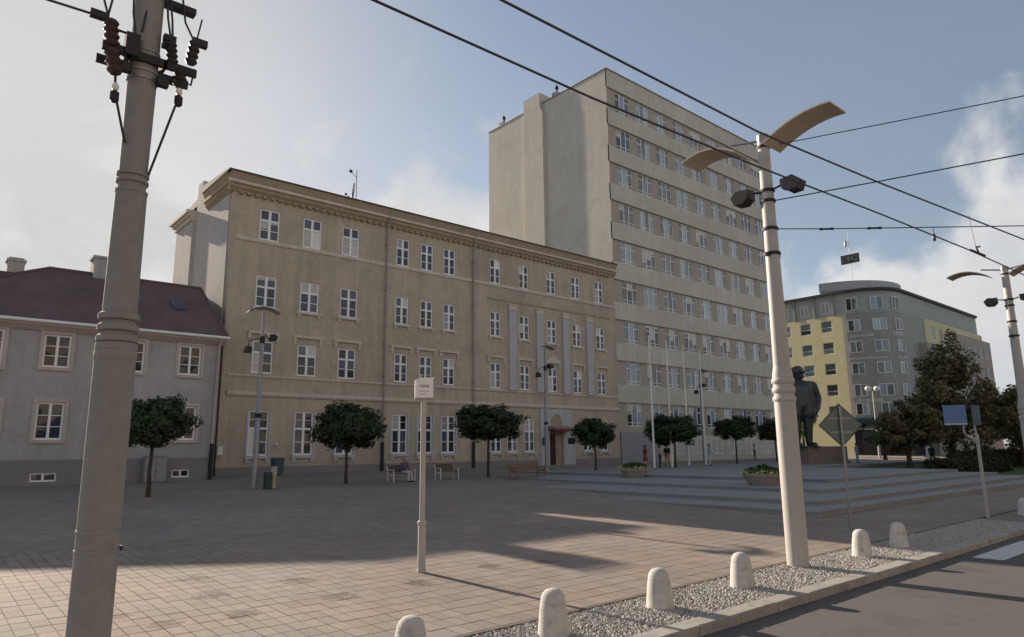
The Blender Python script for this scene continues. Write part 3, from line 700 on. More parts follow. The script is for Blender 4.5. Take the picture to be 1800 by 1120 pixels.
g = MB(); g.box(TX0 - 0.05, TX0 - 0.003, YB + 0.0, 63.4, 18.0, TZ - 0.04); g.build("gable_render", M_["plaster_tall"], tall)
g = MB(); g.prism([(53.1, 18.0), (56.3, 18.0), (56.3, 43.05), (53.55, 43.05), (53.55, 41.2), (53.1, 40.4)], "x", TX0 - 0.48, TX0 - 0.052); g.box(TX0 - 0.052, TX0 + 1.6, 53.55, 56.3, TZ, 43.05)
g.build("chimney_breast", M_["plaster_tall"], tall)
for a in ((TX0 - 0.12, TX1 + 0.07, YB - 0.12, YB + 0.5), (TX0 - 0.12, TX0 + 0.4, YB + 0.5, 53.54), (TX0 - 0.12, TX0 + 0.4, 56.31, 63.5)): MB().box(*a, TZ, TZ + 0.09).build("coping", M_["sheet_metal"], tall)
edges = [TZ] + [v for z in sills for v in (z + 2.30, z - 0.10)] + [2.9]
bz = [(39.80, TZ)] + [(sills[k + 1] + 2.30, sills[k] - 0.08) for k in range(8)]
for z0, z1 in bz:
    b = MB(); b.box(TX0 - 0.05, TX1, YB - 0.0, YB + 0.099, z0, z1)
    bo = b.build("spandrel_band", M_["plaster_band"], tall)
    b = MB(); b.box(TX0 + 0.02, TX1, YB - 0.05, YB - 0.001, z0 - 0.05, z0 + 0.03); b.build("drip_edge", M_["pier_brown"], bo)
g = MB(); g.box(TX0 + 0.1, 57.6, YB - 0.10, YB + 0.099, 0.6, 3.85); g.build("entrance_panel", M_["plinth_grey"], tall)
for z in (1.9, 2.9):
    g = MB(); g.box(TX0 + 0.12, 57.58, YB - 0.108, YB - 0.101, z, z + 0.03); g.build("panel_joint", M_["pier_brown"], tall)
g = MB(); g.box(57.602, TX1, YB - 0.02, YB + 0.099, 0.6, 3.6); g.build("ground_floor_wall", M_["plaster_band"], tall)
for x in (60.4, 64.0, 67.6, 71.2, 74.8, 78.4, 81.0):
    place_window(tall, "double", 2.2 if x < 80 else 1.4, 1.7, (x, YB - 0.13, 1.6), lambda k: "glass_tall_dark")
for i, z in enumerate(sills):
    for x in cols:
        v = rnd.random()
        q_ = rnd.randrange(3) if rnd.random() < 0.30 else -1
        pk0 = (lambda k: "glass_tall") if v < 0.45 else ((lambda k: "glass_tall_dark" if k != 1 else "glass_tall") if v < 0.8 else (lambda k: "glass_tall" if k != 2 else "glass_tall_dark"))
        place_window(tall, "triple", 2.34, 2.22, (x, YB + 0.10, z), lambda k, pk0=pk0, q_=q_: "glass_half" if (k == q_ or q_ == 2) else pk0(k))
for x, y in ((51.9, 61.0), (51.9, 51.6)):
    v = thing("roof_vent", "small dark vent cowl on the tower's gable edge, " + ("left" if y > 60 else "right") + " of the chimney breast", "vent", (x, y, TZ + (0.0 if y > 56 else 0.09)), group="vents on the tower roof")
    MB().box(-0.45, 0.45, -0.35, 0.35, 0, 0.55).build("vent_box", M_["plinth_grey"], v, local=True)
    MB().lathe([(0.12, 0.55), (0.12, 1.1), (0.24, 1.12), (0.24, 1.25), (0.03, 1.6)], (0, 0, 0), 10).build("cowl", M_["iron_black"], v, local=True)

# ------------------------------------------------------------------ low house on the left
YL, ZL = 40.70, 0.88
low = thing("low_house", "two-storey grey house with dark purple hipped roof and pale window surrounds", "house", (6.0, YL, ZL))
LX0, LX1, LE = -2.2, 13.05, 8.62
lw = [(2.35, 1.25, 6.52, 1.80, "u"), (5.16, 1.18, 6.60, 1.66, "u"), (8.55, 1.18, 6.60, 1.66, "u"), (11.44, 1.18, 6.60, 1.66, "u"),
      (2.5, 1.25, 3.05, 1.84, "l"), (5.16, 1.18, 3.05, 1.84, "l"), (8.3, 1.18, 3.05, 1.84, "l"), (11.4, 1.18, 3.05, 1.84, "l"),
      (5.15, 1.10, 1.06, 0.42, "b"), (8.3, 0.9, 1.06, 0.42, "b"), (11.38, 0.9, 1.06, 0.42, "b")]
b = MB(); wall_mesh(b, LX0, LX1, 2.1, LE, [(x - w / 2, x + w / 2, z, z + h) for x, w, z, h, k in lw if k != "b"], YL, 0.2)
b.add([(LX1, YL, .5), (LX1, 51.5, .5), (LX1, 51.5, LE), (LX1, YL, LE)], [(0, 1, 2, 3)]); b.add([(LX0, YL, .5), (LX0, 51.5, .5), (LX0, 51.5, LE), (LX0, YL, LE)], [(0, 3, 2, 1)])
b.add([(LX0, 51.5, .5), (LX1, 51.5, .5), (LX1, 51.5, LE), (LX0, 51.5, LE)], [(0, 3, 2, 1)])
b.build("wall", M_["plaster_low"], low)
b = MB(); wall_mesh(b, LX0, LX1, 0.5, 2.1, [(x - w / 2, x + w / 2, z, z + h) for x, w, z, h, k in lw if k == "b"], YL - 0.05, 0.2)
b.add([(LX0, YL - .05, 2.1), (LX1, YL - .05, 2.1), (LX1, YL, 2.1), (LX0, YL, 2.1)], [(0, 1, 2, 3)])
b.build("plinth", M_["plinth_low"], low)
for x, w, z, h, k in lw:
    wd = place_window(low, "low" if k != "b" else "double", w, h, (x, YL - (0.05 if k == "b" else 0), z), lambda q: "glass_old")
    if k != "b":
        s = MB(); t = 0.16
        s.box(-w / 2 - t, -w / 2 - 0.002, -0.06, -0.002, -t, h + t); s.box(w / 2 + 0.002, w / 2 + t, -0.06, -0.002, -t, h + t)
        s.box(-w / 2 - 0.002, w / 2 + 0.002, -0.06, -0.002, h + 0.002, h + t); s.box(-w / 2 - 0.002, w / 2 + 0.002, -0.09, -0.002, -t, -0.002)
        s.build("window_surround", M_["trim_pink"], wd, local=True)
# roof: hipped, ridge z 12.75
RY, RZ = 45.9, 12.75
E = [(LX0 - 0.4, YL - 0.45, 8.85), (LX1 + 0.25, YL - 0.45, 8.85), (LX1 + 0.25, 51.6, 8.85), (LX0 - 0.4, 51.6, 8.85)]
rb = MB(); rb.add(E + [(4.95, RY, RZ), (13.22, RY, RZ)], [(0, 1, 5, 4), (1, 2, 5), (2, 3, 4, 5), (3, 0, 4), (3, 2, 1, 0)])
roof = rb.build("roof", M_["roof_purple"], low)
lk = MB(); lk.box(13.052, 14.12, 43.9, 49.5, 0.6, 8.7); lk.box(13.052, 14.12, 49.5, 51.0, 0.6, 12.7); lk.box(13.5, 14.12, 50.0, 51.0, 12.7, 13.5); lk.build("sun_blocker", M_["plaster_low"], low)  # added blocker: stops sun slipping between the low house and the brown building
rg = MB(); rg.tube([(4.95, RY, RZ + 0.02), (13.22, RY, RZ + 0.02)], 0.10, 6); rg.tube([E[1], (13.22, RY, RZ)], 0.09, 6); rg.tube([E[0], (4.95, RY, RZ)], 0.09, 6)
rg.build("ridge_tiles", M_["roof_purple"], roof)
c = MB(); c.box(7.1, 8.25, 45.5, 46.6, 12.2, 13.68); c.box(7.02, 8.33, 45.42, 46.68, 13.68, 13.82); c.build("chimney", M_["chimney_plaster"], roof)
s = MB(); s.add([(10.9, 42.75, 10.62), (11.6, 42.75, 10.62), (11.6, 43.45, 11.15), (10.9, 43.45, 11.15), (10.9, 42.72, 10.72), (11.6, 42.72, 10.72), (11.6, 43.42, 11.25), (10.9, 43.42, 11.25)],
                [(4, 5, 6, 7), (0, 1, 5, 4), (1, 2, 6, 5), (3, 0, 4, 7), (2, 3, 7, 6)]); s.build("roof_light", M_["glass_old"], roof)
ev = MB(); ev.prism([(YL, 8.40), (YL - 0.10, 8.40), (YL - 0.36, 8.62), (YL - 0.42, 8.62), (YL - 0.42, 8.80), (YL, 8.80)], "x", LX0 - 0.35, LX1 + 0.2); ev.build("eave_moulding", M_["trim_pink"], low)
gt = MB(); gt.tube([(LX0 - 0.4, YL - 0.53, 8.80), (LX1 + 0.3, YL - 0.53, 8.80)], 0.085, 8); gt.build("gutter", M_["white_paint"], low, smooth=True)
d = MB(); d.tube([(12.95, YL - 0.5, 8.75), (12.92, YL - 0.12, 8.2), (12.9, YL - 0.12, 2.8)], 0.06, 8); dp = d.build("downpipe", M_["trim_pink"], low, smooth=True)
d = MB(); d.tube([(12.9, YL - 0.14, 2.85), (12.9, YL - 0.14, ZL)], 0.11, 8); d.build("drain_shoe", M_["iron_black"], dp, smooth=True)
d = MB(); d.tube([(7.2, YL - 0.5, 8.75), (7.0, YL - 0.12, 8.2), (6.95, YL - 0.12, 1.0)], 0.05, 8); d.build("downpipe", M_["trim_pink"], low, smooth=True)
# neighbour behind it
nb = thing("rear_house", "roof verge and stubby chimney of a house behind the low grey house", "house", (0.5, 58.0, 1.2))
MB().box(-6, 6.0, 0, 9, 0, 10.6).build("wall", M_["plaster_low"], nb, local=True)
r = MB(); r.prism([(-6.3, 10.5), (6.3, 10.5), (4.6, 13.6), (-4.6, 13.6)], "y", -0.3, 9.3); nro = r.build("roof", M_["roof_dark"], nb, local=True)
r = MB(); r.box(3.45, 4.45, 1.0, 2.0, 13.2, 14.7); r.box(3.36, 4.54, 0.92, 2.08, 14.7, 14.86); r.box(3.5, 4.4, 1.1, 1.9, 14.86, 15.0); r.build("chimney", M_["chimney_plaster"], nro, local=True)
cab = thing("utility_cabinet", "weathered pale grey utility cabinet standing against the low house wall", "cabinet", (10.0, YL - 0.42, gz(YL - 0.4)))
MB().bbox(-0.52, 0.52, -0.2, 0.2, 0.06, 1.3, 0.03).build("body", M_["cabinet_grey"], cab, local=True)
MB().box(-0.55, 0.55, -0.23, 0.22, 1.301, 1.35).build("lid", M_["cabinet_grey"], cab, local=True)
MB().box(-0.50, 0.50, -0.18, 0.18, 0.0, 0.06).build("base", M_["plinth_low"], cab, local=True)
MB().box(-0.006, 0.006, -0.206, -0.201, 0.1, 1.25).build("door_gap", M_["iron_black"], cab, local=True)

# ------------------------------------------------------------------ yellow and grey corner building on the right
yel = thing("corner_building", "yellow and grey modern block with curved corner, dark glass loft floor and rooftop sign", "building", (105.0, 44.0, 0.9))
GZ0 = 0.5
YX = 104.6
yb = MB()
# yellow wing facing -X, with openings cut: build as front wall then rotate coordinates
ycols = [47.1, 50.4, 53.7, 57.0, 60.3]; yrows = [19.35, 16.05, 12.85, 9.65, 6.45]
tmp = MB(); wall_mesh(tmp, -64.0, -44.5, GZ0, 21.75, [(-(y) - 0.85, -(y) + 0.85, z, z + 1.75) for y in ycols for z in yrows], 0.0, 0.2)
rot = lambda p: (YX + p[1], -p[0], p[2])
yb.add([rot(p) for p in tmp.v], tmp.f)
yb.build("wall", M_["plaster_yellow"], yel)
for y in ycols:
    for z in yrows: place_window(yel, "single", 1.7, 1.75, (YX, y, z), lambda k: rnd.choice(["glass_modern", "glass_tall_dark", "glass_modern"]), -math.pi / 2)
# outline of the grey corner: straight, then curved, then along the street
RC = 6.0
outline = [(YX - 0.25, 44.5), (YX - 0.25, 38.0 + RC)]
outline += [(YX - 0.25 + RC - RC * math.cos(a), 38.0 + RC - RC * math.sin(a)) for a in [math.pi / 2 * k / 10 for k in range(1, 11)]]
def wing(b, pts, z0, z1, back=8.0):
    n = len(pts)
    for i in range(n - 1):
        (a, c), (d, e) = pts[i], pts[i + 1]
        b.add([(a, c, z0), (d, e, z0), (d, e, z1), (a, c, z1)], [(0, 1, 2, 3)])
    b.add([(p[0], p[1], z1) for p in pts] + [(pts[-1][0], pts[-1][1] + back, z1), (pts[0][0] + back, pts[0][1], z1)], [tuple(range(n + 2))])
gc = MB(); wing(gc, outline + [(118.0, 38.0)], 4.6, 21.75); gc.build("corner_wall", M_["clad_grey"], yel)
sh = MB(); wing(sh, [(p[0] + 0.6, p[1] + 0.5) for p in outline] + [(118.0, 38.5)], GZ0, 4.6); sh.build("shopfront", M_["shop_dark"], yel)
aw = MB(); wing(aw, [(p[0] - 0.3, p[1] - 0.3) for p in outline] + [(118.0, 37.7)], 5.0, 6.2); aw.build("shop_fascia", M_["blue_dark"], yel)
# loft storey, full length, dark roof edge
lo_ = [(YX + 0.1, 64.0), (YX + 0.1, 44.5), (YX + 0.1, 38.0 + RC)] + [(YX + 0.1 + RC - RC * math.cos(a), 38.35 + RC - RC * math.sin(a)) for a in [math.pi / 2 * k / 10 for k in range(1, 11)]] + [(145.8, 38.35)]
l = MB(); wing(l, lo_, 21.75, 25.0); l.add([(145.8, 38.35, 21.75), (145.8, 52, 21.75), (145.8, 52, 25.0), (145.8, 38.35, 25.0)], [(0, 1, 2, 3)]); l.build("loft_wall", M_["clad_loft"], yel)
l = MB(); wing(l, [(p[0] - 0.45, p[1] - 0.45 if p[1] < 60 else p[1]) for p in lo_], 25.0, 25.35)
l.add([(p[0] - 0.45, p[1] - 0.45 if p[1] < 60 else p[1], 25.0) for p in lo_] + [(p[0] + 0.3, p[1] + 0.3, 25.0) for p in lo_], [(i, i + 1, len(lo_) + i + 1, len(lo_) + i) for i in range(len(lo_) - 1)])
l.build("roof_edge", M_["fascia_dark"], yel)
for y in [45.9, 48.8, 52.0, 55.2, 58.4]:
    q = MB(); q.box(YX - 0.12, YX + 0.098, y - 0.15, y + 0.15, 21.75, 25.0); q.build("loft_fin", M_["clad_grey"], yel)
for y in ycols: place_window(yel, "double", 1.3, 1.8, (YX + 0.02, y, 22.2), lambda k: "glass_tall_dark", -math.pi / 2)
for x in np.arange(112.5, 145.0, 2.05):
    place_window(yel, "double", 1.5, 2.3, (float(x), 38.28, 22.1), lambda k: "glass_modern")
# corner windows
def on_outline(t):
    """point and facing along the grey corner, t in metres from its yellow end"""
    if t < 0.5: return (YX - 0.25, 44.5 - t, -math.pi / 2)
    a = (t - 0.5) / RC
    if a < math.pi / 2: return (YX - 0.25 + RC - RC * math.cos(a), 38.0 + RC - RC * math.sin(a), -math.pi / 2 + a)
    return (YX - 0.25 + RC + (t - 0.5 - RC * math.pi / 2), 38.0, 0.0)
for z in (19.0, 15.8, 12.6, 9.4, 6.7):
    for t, kd, w in ((1.6, "double", 1.7), (5.0, "double", 2.0), (8.2, "double", 1.5)):
        x, y, rz = on_outline(t); place_window(yel, kd, w, 1.7, (x - 0.13 * math.sin(-rz), y - 0.13 * math.cos(rz), z), lambda k: rnd.choice(["glass_modern", "glass_tall", "glass_tall_dark"]), rz)
for t, w in ((1.6, 1.6), (5.0, 1.8), (8.2, 1.5)):
    x, y, rz = on_outline(t); place_window(yel, "double", w, 1.9, (x + 0.2, y + 0.2, 22.2), lambda k: rnd.choice(["glass_modern", "glass_tall_dark"]), rz)
# unreadable advertising lettering on the curved corner: rows of small raised strokes
for z, h, t0, t1 in ((18.05, 0.42, 1.0, 4.0), (14.75, 0.34, 0.8, 5.4), (8.5, 0.60, 1.4, 4.4), (14.75, 0.34, 7.4, 9.2), (18.1, 0.7, 7.0, 8.6)):
    b = MB(); t = t0
    while t < t1:
        x, y, rz = on_outline(t); w = rnd.uniform(0.16, 0.30); ax, ay = math.cos(rz), math.sin(rz); nx, ny = math.sin(rz), -math.cos(rz)
        hh = h * rnd.uniform(0.75, 1.0)
        P = [(x + ax * s * w / 2 + nx * d, y + ay * s * w / 2 + ny * d) for s, d in ((-1, .06), (1, .06), (1, .005), (-1, .005))]
        b.add([(p[0], p[1], z) for p in P] + [(p[0], p[1], z + hh) for p in P], [(4, 5, 6, 7), (0, 1, 5, 4), (1, 2, 6, 5), (3, 0, 4, 7), (0, 3, 2, 1)])
        t += w + rnd.uniform(0.05, 0.12)
    struct(b.build("lettering", M_["text_pale"], yel), "stuff")
# street wing: pinkish-grey bay, yellow end, lower end block
def flat_wing(name, x0, x1, y, z0, z1, m, cols_, rows_, w=1.5, h=1.8, kd="double"):
    b = MB(); hs = [(x - w / 2, x + w / 2, z, z + h) for x in cols_ for z in rows_]
    wall_mesh(b, x0, x1, z0, z1, hs, y, 0.2)
    b.add([(x0, y, z0), (x0, y + 6, z0), (x0, y + 6, z1), (x0, y, z1)], [(0, 3, 2, 1)]); b.add([(x1, y, z0), (x1, y + 14, z0), (x1, y + 14, z1), (x1, y, z1)], [(0, 1, 2, 3)])
    b.add([(x0, y, z1), (x1, y, z1), (x1, y + 8, z1), (x0, y + 8, z1)], [(0, 1, 2, 3)])
    b.build(name, M_[m], yel)
    for x in cols_:
        for z in rows_: place_window(yel, kd, w, h, (x, y, z), lambda k: rnd.choice(["glass_modern", "glass_tall"]))
flat_wing("bay_wall", 115.0, 131.0, 36.9, GZ0, 17.6, "clad_pink", [117.0, 120.4, 123.8, 127.2, 130.0], [14.9, 11.6, 8.3, 5.0], 1.7, 2.0)
flat_wing("upper_wall", 118.0, 146.3, 37.9, 17.0, 21.75, "plaster_yellow", [121.5, 124.8, 128.1, 131.4, 134.7, 138.0, 141.3, 144.2], [18.6], 1.6, 2.2)
flat_wing("end_wall", 131.0, 148.8, 37.4, GZ0, 20.6, "clad_pink", [133.4, 136.8, 140.2, 143.6, 146.8], [17.6 - 0.2, 13.9, 10.6, 7.3, 4.0], 1.6, 1.9)
# curved rooftop parapet box
arc = [(115.2 - 9.4 * math.cos(R_(t)), 49.6 - 9.4 * math.sin(R_(t))) for t in np.linspace(8, 105, 16)]
rb = MB()
for z0, z1, kx in ((25.35, 26.0, 0.96), (26.0, 27.4, 1.0)):
    pts = [(115.2 + (a - 115.2) * kx, 49.6 + (b1 - 49.6) * kx) for a, b1 in arc]
    n = len(pts)
    rb.cur = 1 if z0 < 25.5 else 0
    for i in range(n - 1): rb.add([(*pts[i], z0), (*pts[i + 1], z0), (*pts[i + 1], z1), (*pts[i], z1)], [(0, 1, 2, 3)])
    rb.add([(*p, z1) for p in pts] + [(115.2, 49.6, z1)], [tuple(range(n + 1))])
    rb.add([(*p, z0) for p in pts] + [(115.2, 49.6, z0)], [tuple(range(n, -1, -1))])
rb.build("roof_drum", [M_["clad_mid"], M_["white_paint"]], yel)
# rooftop mast sign
ms = thing("mast_sign", "small dark advertising board on a thin mast above the corner building roof", "sign", (113.0, 46.0, 27.4))
MB().tube([(0, 0, 0), (0, 0, 9.3)], [0.07, 0.04], 6).build("mast", M_["white_paint"], ms, local=True)
MB().box(-0.09, 0.09, -1.45, 1.45, 4.1, 5.6).build("board", M_["fascia_dark"], ms, local=True)
q = MB()
for yy, w_, z0, z1 in ((1.0, .05, 4.5, 5.2), (.75, .25, 4.5, 4.6), (.2, .22, 4.5, 5.2), (-.4, .2, 4.6, 5.2), (-.95, .25, 4.5, 4.75)): q.box(-0.12, -0.092, yy - w_, yy + w_, z0, z1)
struct(q.build("lettering", M_["sign_back"], ms, local=True), "stuff")
MB().lathe([(0.05, 7.0), (0.22, 7.2), (0.22, 7.7), (0.05, 8.2)], (0, 0.5, 0), 8).build("aerial", M_["steel_grey"], ms, local=True)

# far pink building at the right edge and a sunlit row across the street that the windows mirror
fp = thing("distant_house", "distant orange-pink house half hidden behind the trees at the right edge", "house", (150.0, 14.0, 0.4))
MB().box(0, 14, -8, 12, 0, 7.0).build("wall", M_["far_orange"], fp, local=True)
MB().prism([(-8.4, 7.0), (12.4, 7.0), (2, 11.0)], "x", -0.4, 14.4).build("roof", M_["roof_dark"], fp, local=True)
for k in range(3):
    q = MB(); q.box(-0.08, -0.005, -5 + k * 5, -3.6 + k * 5, 2.5, 4.3); q.build("window", M_["glass_modern"], fp, local=True)
op = thing("street_front", "sunlit cream building front across the street behind the viewer", "building", (30.0, -24.0, 0.0))
ob = MB(); hs = [(x - 0.8, x + 0.8, z, z + 2.1) for x in np.arange(-68, 72, 3.6) for z in (1.6, 5.4, 9.2, 13.0)]
tm = MB(); wall_mesh(tm, -70, 70, 0, 17, hs, 0, 0.25)
ob.add([(-p[0], -p[1], p[2]) for p in tm.v], tm.f)
ob.add([(-70, 0, 17), (70, 0, 17), (70, -10, 17), (-70, -10, 17)], [(0, 3, 2, 1)])
ob.build("wall", M_["facade_warm"], op, local=True)
og = MB()
for a, c, d_, e in hs: og.box(-c, -a, -0.2, -0.15, d_, e)
struct(og.build("window_glass", M_["glass_old"], op, local=True), "stuff")
sheet("far_pavement", -400, 600, [(-24.0, 0.13), (-13.5, 0.13)], M_["kerb_stone"])

# ------------------------------------------------------------------ stepped platform, lawn and hedge
plat = thing("stone_platform", "wide grey granite platform with four shallow steps in the middle of the plaza", "platform", (21.5, 10.5, 0.2))
tiers = [(21.5, 10.5, 0.05, 0.40), (23.5, 11.4, 0.30, 0.55), (27.3, 13.1, 0.45, 0.70), (32.5, 15.2, 0.60, 0.85)]
for x, y, z0, z1 in tiers:
    XR = 50.0
    o = [(x, y), (XR, y), (XR, 25.0), (78.0, 25.0), (78.0, 37.0), (x, 37.0)]
    t = MB(); t.prism(o, "z", z0, z1 - 0.05)
    no = [(x - 0.03, y - 0.03), (XR, y - 0.03), (XR, 24.97), (78.0, 24.97), (78.0, 37.0), (x - 0.03, 37.0)]
    st = t.build("step", M_["granite_step"], plat)
    t = MB(); t.prism(no, "z", z1 - 0.05, z1); t.build("tread", M_["granite_step"], st)
lw_ = MB(); lw_.add([(50.05, 12.6, 0.32), (140, 12.6, 0.32), (140, 24.9, 0.62), (50.05, 24.9, 0.62)], [(0, 1, 2, 3)])
struct(lw_.build("lawn", M_["grass"]))
rg_ = np.random.default_rng(11)

def leaf_mesh(name, P, Nn, size, m, rng, fold=0.25):
    """rhombic leaves at points P with normals Nn"""
    n = len(P); Nn = Nn / np.maximum(np.linalg.norm(Nn, axis=1, keepdims=True), 1e-6)
    t = rng.normal(size=(n, 3)); u = np.cross(Nn, t); u /= np.maximum(np.linalg.norm(u, axis=1, keepdims=True), 1e-6); w = np.cross(Nn, u)
    s = (size * (0.6 + 0.8 * rng.random(n)))[:, None]
    V = np.stack([P - u * s, P + w * s * 0.62 + Nn * s * fold, P + u * s, P - w * s * 0.62 + Nn * s * fold], 1).reshape(-1, 3)
    me = bpy.data.meshes.new(name)
    me.vertices.add(4 * n); me.vertices.foreach_set("co", V.ravel())
    me.loops.add(4 * n); me.loops.foreach_set("vertex_index", np.arange(4 * n))
    me.polygons.add(n); me.polygons.foreach_set("loop_start", np.arange(n) * 4); me.polygons.foreach_set("loop_total", np.full(n, 4))
    me.update(calc_edges=True); me.materials.append(m)
    return me
def crown_points(rng, n, rad, nclump, clump_r, shape=None, inner=0.35):
    c = rng.normal(size=(nclump, 3)); c /= np.linalg.norm(c, axis=1, keepdims=True)
    c *= (inner + (1 - inner) * rng.random((nclump, 1)) ** 0.6) * (0.88 + 0.18 * rng.random((nclump, 1)))
    if shape: c = shape(c)
    k = rng.integers(0, nclump, n); d = rng.normal(size=(n, 3)); d /= np.linalg.norm(d, axis=1, keepdims=True)
    rr = clump_r * (0.7 + 0.6 * rng.random(nclump))[k]
    off = d * (rr * rng.random(n) ** 0.45)[:, None]
    P = (c[k] + off) * np.array(rad)
    Nn = off * 1.0 + c[k] * 0.25 + rng.normal(size=(n, 3)) * 0.10
    return P, Nn

def hedge(name, label, x0, x1, y0, y1, h, z0, n, m, group=None):
    r = rg_; t = thing(name, label, "hedge", ((x0 + x1) / 2, (y0 + y1) / 2, z0), group=group)
    q = r.random((n, 3)); P = np.stack([(q[:, 0] - .5) * (x1 - x0), (q[:, 1] - .5) * (y1 - y0), q[:, 2] * h], 1)
    f = r.integers(0, 4, n); P[f == 0, 2] = h; P[f == 1, 1] = -(y1 - y0) / 2; P[f == 2, 0] = -(x1 - x0) / 2; P[f == 3, 2] = h
    P[:, 2] += 0.22 * np.sin(P[:, 0] * 0.9) * (P[:, 2] / h); P += r.normal(size=(n, 3)) * 0.09
    o = inst("leaves", leaf_mesh("leaves", P, r.normal(size=(n, 3)) + np.array([0, -.3, .5]), 0.10, m, r), t)
    MB().box(-(x1 - x0) / 2 + .12, (x1 - x0) / 2 - .12, -(y1 - y0) / 2 + .12, (y1 - y0) / 2 - .12, 0, h - .2).build("inner_branches", M_["bark"], t, local=True)
    return t
hedge("clipped_hedge", "low dark clipped hedge at the right end of the granite steps", 50.4, 62.0, 15.4, 17.2, 0.75, 0.38, 5000, M_["hedge_leaf"])
hedge("clipped_hedge", "taller dark hedge below the bronze-leaved trees at right", 63.0, 92.0, 17.5, 19.8, 1.15, 0.44, 9000, M_["hedge_leaf"])

# ------------------------------------------------------------------ trees
def trunk_mb(h, r0, r1, limbs, rng, spread, top):
    b = MB(); pts = [(rng.normal() * 0.02, rng.normal() * 0.02, h * k / 5) for k in range(6)]; pts[0] = (0, 0, -0.05)
    b.tube(pts, [r0 * 1.35] + [r0 + (r1 - r0) * k / 5 for k in range(1, 6)], 9)
    for k in range(limbs):
        a = 2 * math.pi * (k + rng.random() * 0.5) / limbs; L_ = spread * (0.6 + 0.5 * rng.random())
        z0 = h * (0.82 + 0.17 * rng.random())
        b.tube([(0, 0, z0), (math.cos(a) * L_ * 0.45, math.sin(a) * L_ * 0.45, z0 + (top - h) * 0.3), (math.cos(a) * L_, math.sin(a) * L_, z0 + (top - h) * (0.45 + 0.3 * rng.random()))],
               [r1 * 0.75, r1 * 0.5, r1 * 0.18], 6)
    return b
globe_variants = []
for s in range(4):
    rng = np.random.default_rng(20 + s)
    def shp(c, rng=rng):
        c = c.copy(); c[:, 2] = np.where(c[:, 2] < -0.55, -0.55 - 0.25 * rng.random(len(c)), c[:, 2]); return c
    P, Nn = crown_points(rng, 8500, (1.0, 1.0, 0.80), 120, 0.23, shp, 0.30)
    globe_variants.append((leaf_mesh("crown", P, Nn, 0.062, M_["leaf_maple"], rng), trunk_mb(1.0, 0.05, 0.04, 5, rng, 0.55, 1.6).mesh("trunk", M_["bark"], True)))
def globe_tree(x, y, label, zc, rx, rz_, v, rot_):
    t = thing("globe_tree", label, "tree", (x, y, max(gz(y), 0.85 if 40 < x < 78 and y < 37 else 0)), rot_, group="ball-crowned trees on the plaza")
    cm, tm = globe_variants[v]
    o = inst("crown", cm, t, (0, 0, zc)); o.scale = (rx, rx, rz_)
    b = MB(); rng = np.random.default_rng(100 + v)
    hh = zc - rz_ * 0.35
    b = trunk_mb(hh, 0.085, 0.06, 6, rng, rx * 0.6, zc + rz_ * 0.5); b.build("trunk", M_["bark"], t, True, True)
    return t
globe_tree(7.45, 30.7, "ball-crowned tree in front of the low house, beside the big left pole", 2.95, 1.45, 1.28, 0, 0.3)
globe_tree(17.4, 33.3, "ball-crowned tree before the brown building's left windows, beside the seated person", 2.92, 1.82, 1.58, 1, 1.1)
globe_tree(27.17, 33.7, "widest ball-crowned tree, right of the white-topped signpost", 3.22, 2.22, 1.42, 2, 2.2)
globe_tree(36.75, 33.6, "small ball-crowned tree just right of the red-canopied doorway", 2.72, 1.52, 1.38, 3, 0.8)
globe_tree(45.2, 33.0, "ball-crowned tree standing behind the row of flagpoles", 2.85, 2.05, 1.50, 0, 4.0)
globe_tree(58.5, 35.8, "ball-crowned tree to the right of the flagpoles in front of the tower", 3.22, 1.85, 1.45, 1, 3.1)
globe_tree(66.5, 36.2, "ball-crowned tree mostly hidden behind the tall double-headed lamp", 3.1, 1.8, 1.5, 2, 5.0)

def big_tree(x, y, label, h, crown_r, crown_h, zc, n, m, seed, lsize=0.11, group=None, clr=0.20, ncl=130, conic=0.0):
    rng = np.random.default_rng(seed)
    t = thing("broad_tree", label, "tree", (x, y, gz(min(y, 20)) + 0.2), group=group)
    def shp(c):
        c = c.copy(); k = 1 - conic * (c[:, 2:3] + 1) / 2; c[:, :2] *= k; c += rng.normal(size=c.shape) * 0.06; return c
    P, Nn = crown_points(rng, n, (crown_r, crown_r, crown_h), ncl, clr, shp, 0.25)
    inst("crown", leaf_mesh("crown", P, Nn, lsize, m, rng), t, (0, 0, zc))
    trunk_mb(zc - crown_h * 0.4, 0.22, 0.13, 8, rng, crown_r * 0.6, zc + crown_h * 0.6).build("trunk", M_["bark"], t, True, True)
    return t
big_tree(67.5, 20.6, "tall ragged tree with bronze-green leaves in front of the corner building", 11.5, 5.0, 5.4, 6.0, 12000, M_["leaf_bronze"], 41, 0.15, conic=0.74, ncl=110, clr=0.14)
big_tree(73.5, 17.2, "lower bronze-leaved tree right of the tall ragged one", 7.5, 4.2, 3.0, 4.2, 9500, M_["leaf_bronze"], 42, 0.15, ncl=95, clr=0.18)
big_tree(63.0, 22.6, "dark rounded tree left of the tall ragged one, behind the diamond sign", 5.5, 3.0, 2.1, 3.2, 7500, M_["leaf_bronze"], 43, 0.14, ncl=80, clr=0.19)
big_tree(84.0, 15.8, "loose green tree at the far right edge behind the distant lamp", 9.0, 4.5, 3.7, 5.0, 9000, M_["leaf_bronze"], 44, 0.17, ncl=90, clr=0.2)
big_tree(98.0, 21.0, "distant green tree between the corner building and the right edge", 8.0, 5.0, 3.4, 4.6, 7000, M_["leaf_maple"], 46, 0.22, ncl=90, clr=0.22)
big_tree(112.0, 22.0, "farthest dark tree at right, showing through gaps", 8.0, 6.0, 3.6, 4.6, 6000, M_["leaf_maple"], 47, 0.26, ncl=80, clr=0.24)
